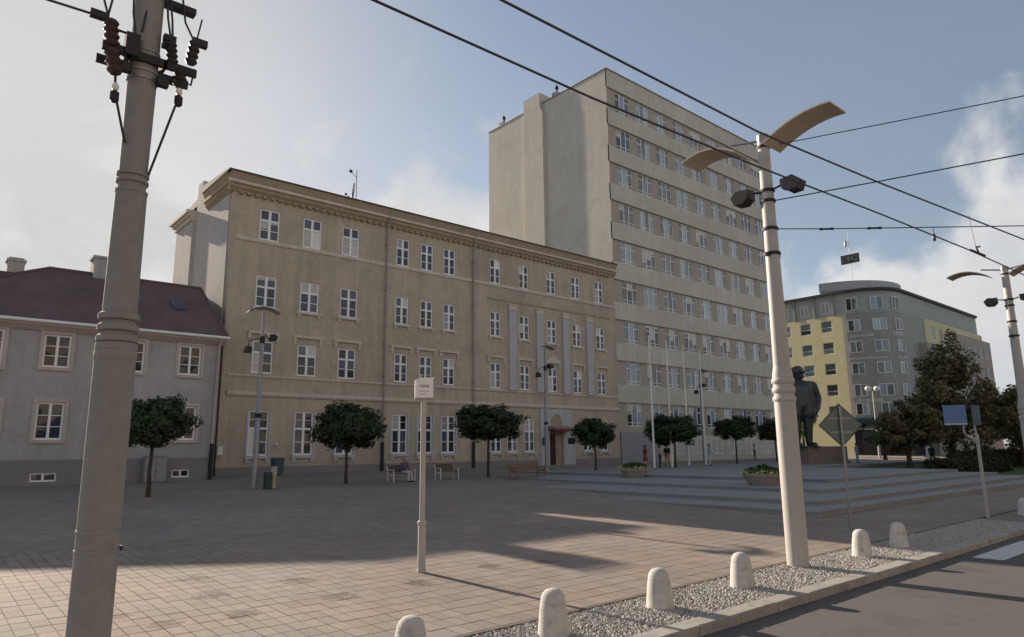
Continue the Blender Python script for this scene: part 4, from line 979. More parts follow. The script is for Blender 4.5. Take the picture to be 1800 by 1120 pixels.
big_tree(78.5, 30.5, "small bright yellow-green tree near the thin lamp at the corner building", 4.0, 0.9, 1.0, 2.6, 1800, M_["leaf_bright"], 45, 0.11, ncl=40, clr=0.28)
big_tree(92.0, 46.0, "yellow-green tree between the bronze statue and the yellow wall", 7.0, 2.0, 2.6, 5.2, 3000, M_["leaf_bright"], 48, 0.16, ncl=50, clr=0.26)

# ------------------------------------------------------------------ planters
def planter(x, y, z, rz, label, seed):
    rng = np.random.default_rng(seed)
    t = thing("flower_planter", label, "planter", (x, y, z), rz, group="round flower planters on the steps")
    b = MB(); b.lathe([(0.62, 0), (0.66, 0.05), (0.84, 0.36), (0.90, 0.38), (0.90, 0.50), (0.80, 0.50), (0.78, 0.42)], (0, 0, 0), 8); bowl = b.build("bowl", M_["planter_concrete"], t, local=True)
    MB().lathe([(0.01, 0.44), (0.78, 0.44)], (0, 0, 0), 12, False).build("soil", M_["bark"], t, local=True)
    n = 900; a = rng.random(n) * 6.283; r = 0.82 * rng.random(n) ** 0.5
    P = np.stack([r * np.cos(a), r * np.sin(a), 0.50 + 0.36 * rng.random(n) * (1.15 - r)], 1)
    struct(inst("foliage", leaf_mesh("foliage", P, rng.normal(size=(n, 3)) + np.array([0, 0, .8]), 0.085, M_["leaf_plant"], rng), t), "stuff")
    n = 420; a = rng.random(n) * 6.283; r = 0.70 + 0.26 * rng.random(n)
    P = np.stack([r * np.cos(a), r * np.sin(a), 0.46 + 0.18 * rng.random(n)], 1)
    struct(inst("flowers", leaf_mesh("flowers", P, rng.normal(size=(n, 3)) + np.array([0, -.4, .6]), 0.055, M_["petal_cream"], rng), t), "stuff")
    return t
planter(32.2, 26.4, 0.70, 0.2, "round concrete planter with leafy flowers left of the flagpoles", 61)
planter(29.2, 16.6, 0.70, 0.5, "round concrete planter with leafy flowers left of the tall lamp, nearer the front", 62)

# ------------------------------------------------------------------ figures
def capsule(b, p0, r0, p1, r1, seg=10):
    p0, p1 = Vector(p0), Vector(p1); ax = p1 - p0; L_ = ax.length
    if L_ < 1e-5: ax = Vector((0, 0, 1)); L_ = 1e-4
    ax = ax.normalized(); u = ax.orthogonal().normalized(); w = ax.cross(u)
    rings = []
    for k in range(1, 4): a = math.pi / 2 * k / 3; rings.append((p0 - ax * r0 * math.cos(a), r0 * math.sin(a)))
    for k in range(0, 3): a = math.pi / 2 * k / 3; rings.append((p1 + ax * r1 * math.sin(a), r1 * math.cos(a)))
    o = [p0 - ax * r0] + [c + (u * math.cos(2 * math.pi * i / seg) + w * math.sin(2 * math.pi * i / seg)) * r for c, r in rings for i in range(seg)] + [p1 + ax * r1]
    n = len(rings); fs = [(0, 1 + (i + 1) % seg, 1 + i) for i in range(seg)]
    for j in range(n - 1):
        for i in range(seg): fs.append((1 + j * seg + i, 1 + j * seg + (i + 1) % seg, 1 + (j + 1) * seg + (i + 1) % seg, 1 + (j + 1) * seg + i))
    fs += [(1 + (n - 1) * seg + i, 1 + (n - 1) * seg + (i + 1) % seg, len(o) - 1) for i in range(seg)]
    b.add(o, fs)
def hand(caps, w, d, side, part="skin"):
    """palm from wrist w along direction d, four fingers of unequal length and a thumb from the palm's side"""
    w, d = Vector(w), Vector(d).normalized()
    s = d.cross(Vector((side, 0, 0.01))).normalized()
    p = w + d * 0.085
    caps.append((w, 0.027, p, 0.036, part))
    for k, ln in enumerate((0.062, 0.076, 0.070, 0.055)):
        q = p + s * (k - 1.5) * 0.021 + d * 0.012; m = q + d * ln * 0.55; inward = Vector((-side * 0.35, 0, 0)) * ln
        caps.append((q, 0.0115, m, 0.0105, part)); caps.append((m, 0.0105, m + d * ln * 0.4 + inward * 0.6, 0.009, part))
    th = w + d * 0.03 - s * 0.03
    caps.append((th, 0.014, th - s * 0.03 + d * 0.045, 0.011, part)); caps.append((th - s * 0.03 + d * 0.045, 0.011, th - s * 0.028 + d * 0.075, 0.0095, part))
def head(caps, c, hair, turn=0.0):
    c = Vector(c); fx, fy = math.sin(turn), -math.cos(turn)
    F_ = Vector((fx, fy, 0)); S_ = Vector((-fy, fx, 0))
    caps.append((c + Vector((0, 0, -0.055)) + F_ * 0.015, 0.062, c + Vector((0, 0, 0.035)), 0.090, "skin"))
    caps.append((c + F_ * 0.082 + Vector((0, 0, 0.0)), 0.012, c + F_ * 0.098 + Vector((0, 0, -0.028)), 0.016, "skin"))   # nose
    caps.append((c + F_ * 0.072 + Vector((0, 0, -0.06)) - S_ * 0.02, 0.012, c + F_ * 0.072 + Vector((0, 0, -0.06)) + S_ * 0.02, 0.012, "lip"))
    for s in (-1, 1):
        caps.append((c + S_ * s * 0.088 + Vector((0, 0, 0.012)), 0.014, c + S_ * s * 0.09 + Vector((0, 0, -0.025)), 0.012, "skin"))  # ears
        caps.append((c + F_ * 0.080 + S_ * s * 0.034 + Vector((0, 0, 0.018)), 0.011, c + F_ * 0.080 + S_ * s * 0.036 + Vector((0, 0, 0.018)), 0.011, "hair"))  # eyes
    if hair:
        caps.append((c - F_ * 0.022 + Vector((0, 0, 0.045)), 0.095, c - F_ * 0.045 + Vector((0, 0, -0.01)), 0.080, "hair"))
def figure_mesh(name, caps, mats, voxel=0.013):
    """fuse the limbs into one continuous surface, then colour it by the nearest limb"""
    b = MB()
    for p0, r0, p1, r1, part in caps: capsule(b, p0, r0, p1, r1)
    me = b.mesh(name + "_src", M_["skin"]); o = bpy.data.objects.new("tmp", me); COL.objects.link(o)
    md = o.modifiers.new("r", "REMESH"); md.mode = "VOXEL"; md.voxel_size = voxel; md.use_smooth_shade = True
    sm = o.modifiers.new("s", "SMOOTH"); sm.factor = 0.5; sm.iterations = 2
    dg = bpy.context.evaluated_depsgraph_get(); out = bpy.data.meshes.new_from_object(o.evaluated_get(dg)); out.name = name
    bpy.data.objects.remove(o); bpy.data.meshes.remove(me)
    out.materials.clear(); names = list(dict.fromkeys(mats.values()))
    for q in names: out.materials.append(M_[q])
    n = len(out.polygons); C_ = np.empty(n * 3); out.polygons.foreach_get("center", C_); C_ = C_.reshape(-1, 3)
    best = np.full(n, 1e9); idx = np.zeros(n, int)
    for p0, r0, p1, r1, part in caps:
        a, d = np.array(p0), np.array(p1) - np.array(p0); t = np.clip(((C_ - a) @ d) / max(d @ d, 1e-9), 0, 1)
        ds = np.linalg.norm(C_ - a - t[:, None] * d, axis=1) - (r0 + (r1 - r0) * t)
        k = ds < best; best[k] = ds[k]; idx[k] = names.index(mats[part])
    out.polygons.foreach_set("material_index", idx.astype(np.int32)); out.polygons.foreach_set("use_smooth", np.ones(n, bool))
    return out
def standing(hair=True, stride=0.0, armb=(0, 0), female=False, skirt=False, turn=0.0):
    c = []
    for s in (-1, 1):
        k = stride * s; hip = (0.088 * s, 0, 0.90); kn = (0.095 * s, -0.02 - k * 0.5, 0.50); an_ = (0.095 * s, 0.03 - k * 0.9, 0.09 + (0.05 if k < 0 else 0))
        c += [(hip, 0.092, kn, 0.062, "legs"), (kn, 0.060, an_, 0.043, "shin"), ((an_[0], an_[1] + .01, an_[2] - .035), 0.045, (an_[0] * 1.1, an_[1] - 0.16, 0.036), 0.036, "shoe")]
        sh = (0.185 * s, 0, 1.405); ab = armb[0 if s < 0 else 1]
        el = (0.245 * s, 0.03 + 0.02 * k, 1.13); wr = (0.235 * s - 0.10 * s * ab, -0.05 - 0.24 * ab + k * 0.3, 0.90 + 0.20 * ab)
        c += [(sh, 0.060, el, 0.045, "sleeve"), (el, 0.043, wr, 0.030, "fore")]
        d = Vector(wr) - Vector(el); hand(c, wr, d, s)
        c += [((0.07 * s, 0, 1.30), 0.115, (0.075 * s, 0, 1.02), 0.100 if not female else 0.088, "top"), ((0.05 * s, 0, 1.39), 0.075, sh, 0.062, "top")]
    c += [((0, 0, 0.94), 0.135, (0, 0, 1.0), 0.125, "legs" if not skirt else "top"), ((0, 0.005, 1.43), 0.055, (0, -0.012, 1.53), 0.050, "skin")]
    if skirt: c += [((0, 0, 0.95), 0.14, (0, 0, 0.62), 0.20, "top")]
    head(c, (0, -0.02, 1.60), hair, turn)
    return c
def seated(hair=True):
    c = []
    for s in (-1, 1):
        hip = (0.09 * s, 0, 0.53); kn = (0.11 * s, -0.43, 0.52); an_ = (0.12 * s, -0.47, 0.10)
        c += [(hip, 0.095, kn, 0.066, "legs"), (kn, 0.064, an_, 0.046, "shin"), ((an_[0], an_[1] + .01, .05), 0.045, (an_[0] * 1.1, an_[1] - 0.16, 0.036), 0.036, "shoe")]
        sh = (0.185 * s, -0.02, 1.00); el = (0.25 * s, -0.06, 0.73); wr = (0.12 * s, -0.28, 0.68)
        c += [(sh, 0.062, el, 0.047, "sleeve"), (el, 0.044, wr, 0.031, "fore")]; hand(c, wr, (-0.3 * s, -1, -0.25), s)
        c += [((0.07 * s, -0.01, 0.90), 0.12, (0.075 * s, 0, 0.62), 0.11, "top"), ((0.05 * s, -0.01, 0.99), 0.078, sh, 0.063, "top")]
    c += [((0, 0, 0.55), 0.14, (0, 0, 0.62), 0.13, "top"), ((0, -0.01, 1.03), 0.055, (0, -0.03, 1.12), 0.050, "skin")]
    head(c, (0, -0.05, 1.19), hair)
    return c
def person(label, caps, mats, x, y, z, rz):
    m = {"skin": "skin", "lip": "canopy_red", "hair": "hair_dark", "shoe": "shoe", **mats}
    m.setdefault("shin", m["legs"]); m.setdefault("sleeve", m["top"]); m.setdefault("fore", "skin")
    o = inst("person", figure_mesh("person", caps, m), None, (x, y, z), rz)
    return tag(o, label, "person", None)
BENCH_Z = gz(32.8)
person("person in a purple top and pale trousers sitting on the left bench", seated(), dict(top="cloth_purple", legs="cloth_pale", fore="cloth_purple", hair="hair_grey"), 20.55, 32.75, BENCH_Z - 0.02, 0.25)
person("person in a dark red outfit walking past the left planter", standing(stride=0.16, female=True, skirt=True), dict(top="cloth_red", legs="skin", shin="skin"), 43.7, 34.7, 0.85, 1.2)
person("person in a cream top and black trousers beside the first flagpole", standing(armb=(0.6, 0.2)), dict(top="cloth_cream", legs="cloth_black"), 44.6, 34.0, 0.85, 0.6)
person("person in black top with pink trousers between the first two flagpoles", standing(stride=0.2), dict(top="cloth_black", legs="cloth_pink"), 46.6, 34.8, 0.85, -0.7)
person("person in light blue clothes standing by the rightmost flagpole", standing(armb=(0.7, 0.5)), dict(top="cloth_blue", legs="cloth_pale", sleeve="cloth_blue", fore="cloth_blue"), 50.2, 33.2, 0.85, 0.2)
person("person in a pale shirt and navy trousers walking near the tower wall", standing(stride=0.2), dict(top="cloth_pale", legs="cloth_navy"), 73.4, 42.6, gz(42.6), 1.0)
person("person in light blue beside the monument's right end", standing(), dict(top="cloth_blue", legs="cloth_blue", fore="cloth_blue"), 63.5, 27.0, 0.85, 0.9)
person("person in dark clothes behind the hedge near the short white post", standing(stride=0.15), dict(top="cloth_navy", legs="cloth_black", fore="cloth_navy"), 72.5, 24.0, 0.62, 1.8)

# ------------------------------------------------------------------ monument
ped = thing("monument_pedestal", "long brown granite pedestal block carrying the bronze statue", "pedestal", (59.8, 29.2, 0.85), R_(-8))
MB().bbox(-2.6, 3.2, -1.5, 1.5, 0.0, 0.22, 0.03).build("plinth_course", M_["granite_brown"], ped, local=True)
for k in range(4):
    MB().bbox(-2.45 + k * 1.38, -2.45 + k * 1.38 + 1.36, -1.38, 1.38, 0.221, 1.47, 0.03).build("stone_block", M_["granite_brown"], ped, local=True)
st_caps = []
def S(*a): st_caps.append(a)
for s in (-1, 1):
    S((0.10 * s, 0, 0.86), 0.125, (0.11 * s, -0.01, 0.48), 0.085, "b"); S((0.11 * s, -0.01, 0.48), 0.085, (0.115 * s, 0.02, 0.10), 0.065, "b")
    S((0.12 * s, 0.03, 0.055), 0.06, (0.14 * s, -0.17, 0.045), 0.05, "b")
    S((0.10 * s, 0, 1.32), 0.165, (0.13 * s, 0.0, 0.74), 0.155, "b")          # long coat
    S((0.06 * s, 0, 1.42), 0.10, (0.24 * s, 0.0, 1.40), 0.095, "b")
    S((0.26 * s, 0, 1.40), 0.095, (0.36 * s, 0.04, 1.08), 0.082, "b"); S((0.36 * s, 0.04, 1.08), 0.08, (0.27 * s, -0.12, 0.86), 0.055, "b")
    hand(st_caps, (0.27 * s, -0.12, 0.86), (-0.25 * s, -0.2, -1), s, "b")
S((0, 0, 1.30), 0.17, (0, 0, 0.92), 0.17, "b"); S((0, 0.02, 1.45), 0.075, (0, -0.01, 1.56), 0.068, "b")
S((0, -0.02, 1.58), 0.085, (0, -0.01, 1.67), 0.105, "b"); S((0, -0.115, 1.62), 0.02, (0, -0.13, 1.59), 0.022, "b")
S((0, 0.0, 1.74), 0.118, (0, 0.0, 1.71), 0.125, "b"); S((0, -0.12, 1.70), 0.035, (0, -0.20, 1.685), 0.03, "b"); S((-0.08, -0.08, 1.70), 0.04, (0.08, -0.08, 1.70), 0.04, "b")
for s in (-1, 1): S((0.105 * s, 0, 1.62), 0.022, (0.107 * s, 0, 1.58), 0.018, "b"); S((0.04 * s, -0.10, 1.645), 0.014, (0.045 * s, -0.10, 1.645), 0.014, "b")
sme = figure_mesh("statue", st_caps, {"b": "bronze"}, 0.016)
stt = inst("bronze_statue", sme, None, (58.0, 29.0, 2.32), R_(-40)); stt.scale = (4.5, 4.5, 3.74)
tag(stt, "large dark bronze statue of a standing man in long coat and cap", "statue")
MB().lathe([(0.30, 0.0), (0.29, 0.016)], (0, 0, -0.001), 20).build("statue_base", M_["bronze"], stt, False, True)

# ------------------------------------------------------------------ flagpoles
for k, (x, y, h) in enumerate(((41.7, 32.3, 9.9), (44.65, 32.9, 9.9), (47.85, 33.6, 9.9), (51.4, 34.4, 9.9))):
    nm = ("first and leftmost", "second", "third", "rightmost")[k]
    t = thing("flagpole", f"bare white flagpole on the platform, {nm} of four", "flagpole", (x, y, 0.85), group="four white flagpoles")
    MB().tube([(0, 0, 0), (0, 0, h)], [0.085, 0.045], 10).build("pole", M_["white_paint"], t, True, True)
    MB().lathe([(0.16, 0), (0.16, 0.04), (0.10, 0.06)], (0, 0, 0), 10).build("foot", M_["steel_grey"], t, local=True)
    MB().lathe([(0.02, 0), (0.07, 0.05), (0.02, 0.11)], (0, 0, h), 8).build("finial", M_["steel_grey"], t, local=True)

# ------------------------------------------------------------------ lamps
def wing_panel(y0, y1, z0, z1, hx, sag=0.10, th=0.035, n=9):
    """curved reflector sheet running along Y"""
    b = MB(); top, bot = [], []
    for k in range(n):
        t = k / (n - 1); y = y0 + (y1 - y0) * t; z = z0 + (z1 - z0) * t + sag * 4 * t * (1 - t)
        top.append((y, z + th)); bot.append((y, z))
    return b.prism(bot + top[::-1], "x", -hx, hx)
def flood(b, arm, y, s, z):
    arm.tube([(0, 0.13 * s, z), (0, (y - 0.1) * s, z + 0.04)], 0.022, 6); arm.box(-0.10, 0.10, *sorted((y * s - 0.05 * s, y * s - 0.02 * s)), z - 0.08, z + 0.14)
    c = y * s + 0.12 * s
    b.prism([(c - 0.17 * s, z + 0.11), (c + 0.10 * s, z + 0.14), (c + 0.24 * s, z + 0.02), (c + 0.17 * s, z - 0.16), (c - 0.03 * s, z - 0.17), (c - 0.16 * s, z - 0.06)][::s], "x", -0.16, 0.16)
def road_lamp(x, y, label):
    t = thing("street_lamp", label, "street lamp", (x, y, 0.12), group="double-headed street lamps along the kerb")
    p = MB(); p.lathe([(0.205, 0), (0.205, 3.15), (0.20, 3.18)], (0, 0, 0), 20); p.lathe([(0.165, 3.2), (0.165, 3.85), (0.118, 8.75), (0.10, 8.78)], (0, 0, 0), 20)
    p.build("pole", M_["lamp_pole"], t, True, True)
    c = MB()
    for z in (3.14, 3.32, 3.50): c.lathe([(0.205, z), (0.226, z + 0.03), (0.226, z + 0.09), (0.205, z + 0.12)], (0, 0, 0), 20)
    c.lathe([(0.195, 3.2), (0.20, 3.68), (0.165, 3.86)], (0, 0, 0), 20); c.build("collar", M_["lamp_pole"], t, True, True)
    c = MB(); c.lathe([(0.115, 8.66), (0.125, 8.70), (0.125, 8.86), (0.05, 8.90)], (0, 0, 0), 14); c.build("cap", M_["steel_grey"], t, True, True)
    for s in (-1, 1):
        q = wing_panel(0.18 * s if s < 0 else 0.50, 1.62 * s if s < 0 else 1.85, 8.50 if s < 0 else 8.56, 8.86 if s < 0 else 8.72, 0.36, 0.13 if s < 0 else 0.19)
        po = q.build("reflector_panel", M_["panel_tan"], t, False, True)
        a = MB(); a.tube([(0, 0.08 * s, 8.76), (0, 0.75 * s, 8.90 if s > 0 else 8.84)], 0.028, 8); a.build("arm", M_["steel_grey"], t, True, True)
        fb, fa = MB(), MB(); flood(fb, fa, 0.42, s, 7.60); fo = fb.build("floodlight", M_["flood_body"], t, False, True); fa.build("bracket", M_["iron_black"], fo, True, True)
    for z, r in ((7.56, 0.145), (6.72, 0.15), (7.33, 0.145), (8.55, 0.128), (6.18, 0.16)):
        c = MB(); c.lathe([(r, z), (r + 0.012, z + 0.01), (r + 0.012, z + 0.06), (r, z + 0.07)], (0, 0, 0), 14); bo = c.build("pole_band", M_["iron_black"], t, False, True)
        if z == 6.18:
            MB().box(0.15, 0.26, -0.04, 0.04, 6.17, 6.26).build("cable_box", M_["iron_black"], bo, False, True); MB().box(-0.24, -0.15, -0.03, 0.03, 6.14, 6.22).build("cable_box", M_["iron_black"], bo, False, True)
    return t
road_lamp(13.22, 6.93, "tall cream street lamp with two curved tan panels, nearest lamp at the kerb")
road_lamp(30.75, 6.93, "far street lamp cut by the right edge, with dark curved panel and floodlight")

def plaza_lamp(x, y, label, h, lean=0.0):
    t = thing("plaza_lamp", label, "lamp post", (x, y, gz(y)), group="single-panel lamp posts on the plaza")
    p = MB(); p.lathe([(0.13, 0), (0.125, 3.3), (0.10, 3.34), (0.095, 5.5), (0.06, h - 0.25)], (0, 0, 0), 12); p.build("pole", M_["steel_grey"], t, True, True)
    c = MB(); c.lathe([(0.135, 3.24), (0.15, 3.28), (0.15, 3.40), (0.11, 3.44)], (0, 0, 0), 12); c.build("collar", M_["iron_black"], t, True, True); c = MB(); c.lathe([(0.10, h - 1.75), (0.12, h - 1.72), (0.12, h - 1.45), (0.08, h - 1.4)], (0, 0, 0), 12); c.build("collar", M_["iron_black"], t, True, True)
    b = wing_panel(-0.72, 0.72, h - 0.28, h - 0.28, 0.34, 0.24); o = b.build("reflector_panel", M_["trim_grey"], t, False, True); o.rotation_euler = (0, 0, R_(80))
    fb, fa = MB(), MB()
    flood(fb, fa, 0.34, 1, h - 1.42); fo = fb.build("floodlight", M_["flood_body"], t, False, True); fo.rotation_euler = (0, 0, R_(-90)); fa.build("bracket", M_["iron_black"], fo, True, True)
    fb, fa = MB(), MB(); fa.tube([(0, -0.1, h - 1.5), (0, -0.62, h - 1.66), (0, -0.66, h - 1.95)], 0.022, 6)
    fb.prism([(-0.85, h - 2.25), (-0.5, h - 2.25), (-0.52, h - 1.98), (-0.72, h - 1.93)], "x", -0.15, 0.15)
    fo = fb.build("floodlight", M_["flood_body"], t, False, True); fo.rotation_euler = (0, 0, R_(-90)); fa.build("bracket", M_["iron_black"], fo, True, True)
    return t
plaza_lamp(12.25, 32.3, "grey lamp post with floodlights before the brown building's left end", 8.5)
plaza_lamp(32.9, 34.5, "grey lamp post with floodlights beside the red-canopied doorway", 8.7)
plaza_lamp(53.2, 35.7, "dark lamp post with floodlights near the rightmost flagpole", 8.5)
fl = thing("globe_lamp", "slender pale lamp with two white globes before the corner building", "lamp post", (89.8, 35.5, gz(35.5)))
MB().tube([(0, 0, 0), (0, 0, 8.3)], [0.16, 0.10], 8).build("pole", M_["lamp_pole"], fl, True, True)
for s in (-1, 1):
    MB().lathe([(0.05, 8.15), (0.30, 8.3), (0.38, 8.5), (0.30, 8.7), (0.05, 8.8)], (0.55 * s * 0.75, -0.55 * s * 0.65, 0), 10).build("globe", M_["globe_white"], fl, True, True)
MB().tube([(-0.45, 0.38, 8.2), (0.45, -0.38, 8.2)], 0.05, 6).build("crossbar", M_["lamp_pole"], fl, True, True)
wp = thing("marker_post", "short thick white post standing behind the low hedge", "post", (76.5, 25.6, 0.6))
MB().lathe([(0.26, 0), (0.26, 1.9), (0.10, 2.0)], (0, 0, 0), 12).build("shaft", M_["white_paint"], wp, True, True)
MB().lathe([(0.32, 0), (0.32, 0.12), (0.27, 0.14)], (0, 0, 0), 12).build("foot", M_["concrete_white"], wp, True, True)

# ------------------------------------------------------------------ catenary pole at the left
cp = thing("catenary_pole", "big brown-grey concrete catenary pole with insulators at the left edge", "utility pole", (1.32, 6.93, 0.12))
lx = lambda X: X - 1.32
lz = lambda z: z - 0.12
p = MB(); p.lathe([(0.165, 0), (0.165, lz(3.36))], (0, 0, 0), 28); p.lathe([(0.14, lz(3.36)), (0.14, lz(3.62)), (0.132, lz(4.78)), (0.13, lz(4.80))], (0, 0, 0), 28)
p.lathe([(0.118, lz(4.80)), (0.128, lz(6.2)), (0.122, lz(8.9)), (0.05, lz(8.95))], (0, 0, 0), 28); p.build("shaft", M_["concrete_pole"], cp, True, True)
c = MB()
for z in (3.36, 3.46, 3.56, 3.28): c.lathe([(0.150, lz(z)), (0.168, lz(z) + 0.015), (0.168, lz(z) + 0.06), (0.150, lz(z) + 0.075)], (0, 0, 0), 28)
c.lathe([(0.166, lz(3.2)), (0.172, lz(3.22)), (0.172, lz(3.28)), (0.16, lz(3.30))], (0, 0, 0), 28); c.build("collar", M_["concrete_pole"], cp, True, True)
for z in (4.76, 4.86, 4.93): MB().lathe([(0.118, lz(z)), (0.137, lz(z) + 0.01), (0.137, lz(z) + 0.035), (0.118, lz(z) + 0.045)], (0, 0, 0), 28).build("collar_ring", M_["concrete_pole"], cp, True, True)
for z, r in ((1.74, 0.165), (1.58, 0.165), (6.19, 0.130), (5.98, 0.130), (5.90, 0.130), (6.78, 0.128)): MB().lathe([(r, lz(z)), (r + 0.007, lz(z)), (r + 0.007, lz(z) + 0.022), (r, lz(z) + 0.022)], (0, 0, 0), 28).build("steel_strap", M_["steel_grey"], cp, False, True)
MB().box(0.14, 0.185, -0.05, 0.01, lz(1.575), lz(1.615)).build("strap_buckle", M_["iron_black"], cp, False, True)
bar = MB()
bar.box(lx(0.94), lx(1.76), -0.16, -0.12, lz(6.05), lz(6.13)); bar.box(lx(0.94), lx(1.76), 0.12, 0.16, lz(6.05), lz(6.13)); bar.box(-0.17, -0.14, -0.16, 0.16, lz(6.05), lz(6.13)); bar.box(0.14, 0.17, -0.16, 0.16, lz(6.05), lz(6.13))
bar.tube([(lx(1.44), -0.14, lz(5.92)), (lx(1.66), -0.14, lz(6.04))], 0.016, 6); bar.box(0.10, 0.20, -0.16, -0.09, lz(5.86), lz(5.96)); bar.box(-0.22, -0.12, -0.16, -0.09, lz(5.90), lz(5.99))
bar.tube([(lx(1.0), -0.14, lz(6.28)), (lx(1.24), -0.14, lz(6.28))], 0.012, 6); bar.tube([(lx(1.05), -0.14, lz(5.97)), (lx(1.13), -0.14, lz(5.99)), (lx(1.14), -0.14, lz(6.06))], 0.012, 6)
bar.box(0.12, 0.24, -0.14, -0.08, lz(6.28), lz(6.33)); bar.tube([(lx(1.60), -0.14, lz(6.05)), (lx(1.60), -0.14, lz(5.98)), (lx(1.72), -0.14, lz(5.96)), (lx(1.74), -0.14, lz(6.14))], 0.010, 6)
bar.build("cross_arm", M_["iron_black"], cp, False, True)
MB().box(0.10, 0.42, -0.05, 0.05, lz(6.79), lz(6.85)).build("upper_bracket", M_["iron_black"], cp, False, True)
def ribbed(p0, p1, r, n, m, nm="insulator"):
    p0, p1 = Vector(p0), Vector(p1); d = p1 - p0; pts, rr = [], []
    for k in range(n * 4 + 1):
        pts.append(p0 + d * (k / (n * 4))); rr.append(r * (1.0 if k % 4 == 2 else (0.86 if k % 4 in (1, 3) else 0.62)))
    MB().tube(pts, rr, 12).build(nm, M_[m], cp, True, True)
Yi = -0.14
ribbed((lx(0.99), Yi, lz(6.36)), (lx(1.02), Yi, lz(6.10)), 0.068, 4, "insulator_brown")
ribbed((lx(1.02), Yi, lz(6.08)), (lx(1.07), Yi, lz(5.84)), 0.072, 3, "insulator_brown")
ribbed((lx(1.51), Yi, lz(6.34)), (lx(1.54), Yi, lz(6.12)), 0.055, 4, "insulator_dark")
ribbed((lx(1.73), Yi, lz(6.44)), (lx(1.70), Yi, lz(6.18)), 0.058, 4, "insulator_dark")
ribbed((lx(1.62), Yi, lz(6.08)), (lx(1.62), Yi, lz(5.90)), 0.062, 3, "insulator_dark")
for x0, x1, dy, z0, z1 in ((0.82, 0.97, .03, 6.33, 6.40), (1.70, 1.84, .03, 6.40, 6.47), (1.44, 1.55, .03, 6.34, 6.40), (1.12, 1.24, .05, 6.06, 6.28)):
    MB().box(lx(x0), lx(x1), Yi - dy, Yi + dy, lz(z0), lz(z1)).build("clamp", M_["iron_black"], cp, False, True)
for (a, b1, e1, e2) in (((1.07, 5.84), (1.08, 5.66), (1.21, 5.22), "l"), ((1.62, 5.90), (1.62, 5.80), (1.43, 4.96), "r")):
    s = MB(); s.tube([(lx(a[0]), Yi, lz(a[1])), (lx(b1[0]), Yi, lz(b1[1])), (lx(e1[0]), Yi * 0.6, lz(e1[1]))], 0.011, 6); so = s.build("stay_rod", M_["iron_black"], cp, True, True)
    q = MB(); q.lathe([(0.018, 0.0), (0.03, 0.02), (0.03, 0.05), (0.018, 0.07)], (lx(b1[0]), Yi, lz(b1[1]) + 0.02), 8); q.build("white_insulator", M_["white_paint"], so, True, True)
    q = MB(); q.lathe([(0.02, -0.10), (0.038, -0.08), (0.038, 0.0), (0.02, 0.01)], (lx(b1[0]), Yi, lz(b1[1])), 8); q.build("turnbuckle", M_["iron_black"], so, True, True)
for a, b1, c1 in (((0.96, 6.38), (0.99, 6.60), (1.06, 7.0)), ((0.96, 6.40), (0.90, 6.62), (0.82, 6.95)), ((1.20, 6.30), (1.17, 6.52), (1.16, 7.0)), ((1.50, 6.40), (1.47, 6.6), (1.45, 7.0)), ((1.52, 6.40), (1.51, 6.6), (1.47, 7.0)), ((1.71, 6.45), (1.63, 6.62), (1.59, 7.0)), ((1.25, 6.35), (1.28, 6.6), (1.27, 6.9))):
    MB().tube([(lx(a[0]), Yi, lz(a[1])), (lx(b1[0]), Yi * 0.8, lz(b1[1])), (lx(c1[0]), Yi * 0.3, lz(c1[1]))], 0.010, 6).build("jumper_cable", M_["wire_dark"], cp, True, True)
MB().tube([(lx(1.74), Yi, lz(6.46)), (lx(1.775), Yi, lz(6.70))], 0.008, 6).build("spike", M_["wire_dark"], cp, True, True)

# ------------------------------------------------------------------ overhead wires
def wire(name, label, pts, r=0.012):
    # smooth polyline
    o = MB().tube(pts, r, 6).build(name, M_["wire_dark"], None, True)
    return tag(o, label, "wire", None)
def sagline(a, b, n, sag):
    a, b = Vector(a), Vector(b); return [a + (b - a) * (k / n) - Vector((0, 0, sag * 4 * (k / n) * (1 - k / n))) for k in range(n + 1)]
wire("trolley_wire", "lower of the two thick contact wires crossing the sky in front of the tower", [(-40, 4.7, 6.0), (2.46, 4.52, 6.0), (5.02, 4.47, 6.0), (8.0, 4.31, 6.0), (11.2, 4.06, 6.0), (14.63, 3.84, 6.0), (16.58, 3.76, 6.0), (40, 3.0, 6.0), (120, 2.4, 6.0)], 0.013)
wire("trolley_wire", "upper of the two thick contact wires running to the right edge", [(-40, 4.1, 6.0), (3.26, 3.85, 6.0), (7.08, 3.77, 6.0), (9.84, 3.52, 6.0), (14.73, 2.98, 6.0), (17, 2.85, 6.0), (40, 2.2, 6.0), (120, 1.7, 6.0)], 0.013)
wire("span_wire", "topmost thin cable from the near lamp rising to the right edge", sagline((13.22, 6.82, 8.70), (20.5, -12.0, 9.0), 10, 0.12), 0.010)
wire("span_wire", "middle thin cable from the near lamp to the right edge", sagline((13.25, 6.80, 7.48), (18.2, -12.0, 7.7), 10, 0.16), 0.012)
wire("span_wire", "nearly level cable with insulator from the near lamp to the right", [(13.3, 6.85, 6.88), (14.1, 6.08, 6.85), (16.9, 3.36, 6.80), (24.0, -3.5, 6.82), (33.0, -12.0, 7.0)], 0.011)
wire("feeder_wire", "single wire leaving the left pole's insulator towards the left edge", sagline((0.84, 6.80, 6.36), (-30, 6.8, 7.0), 8, 0.5), 0.012)
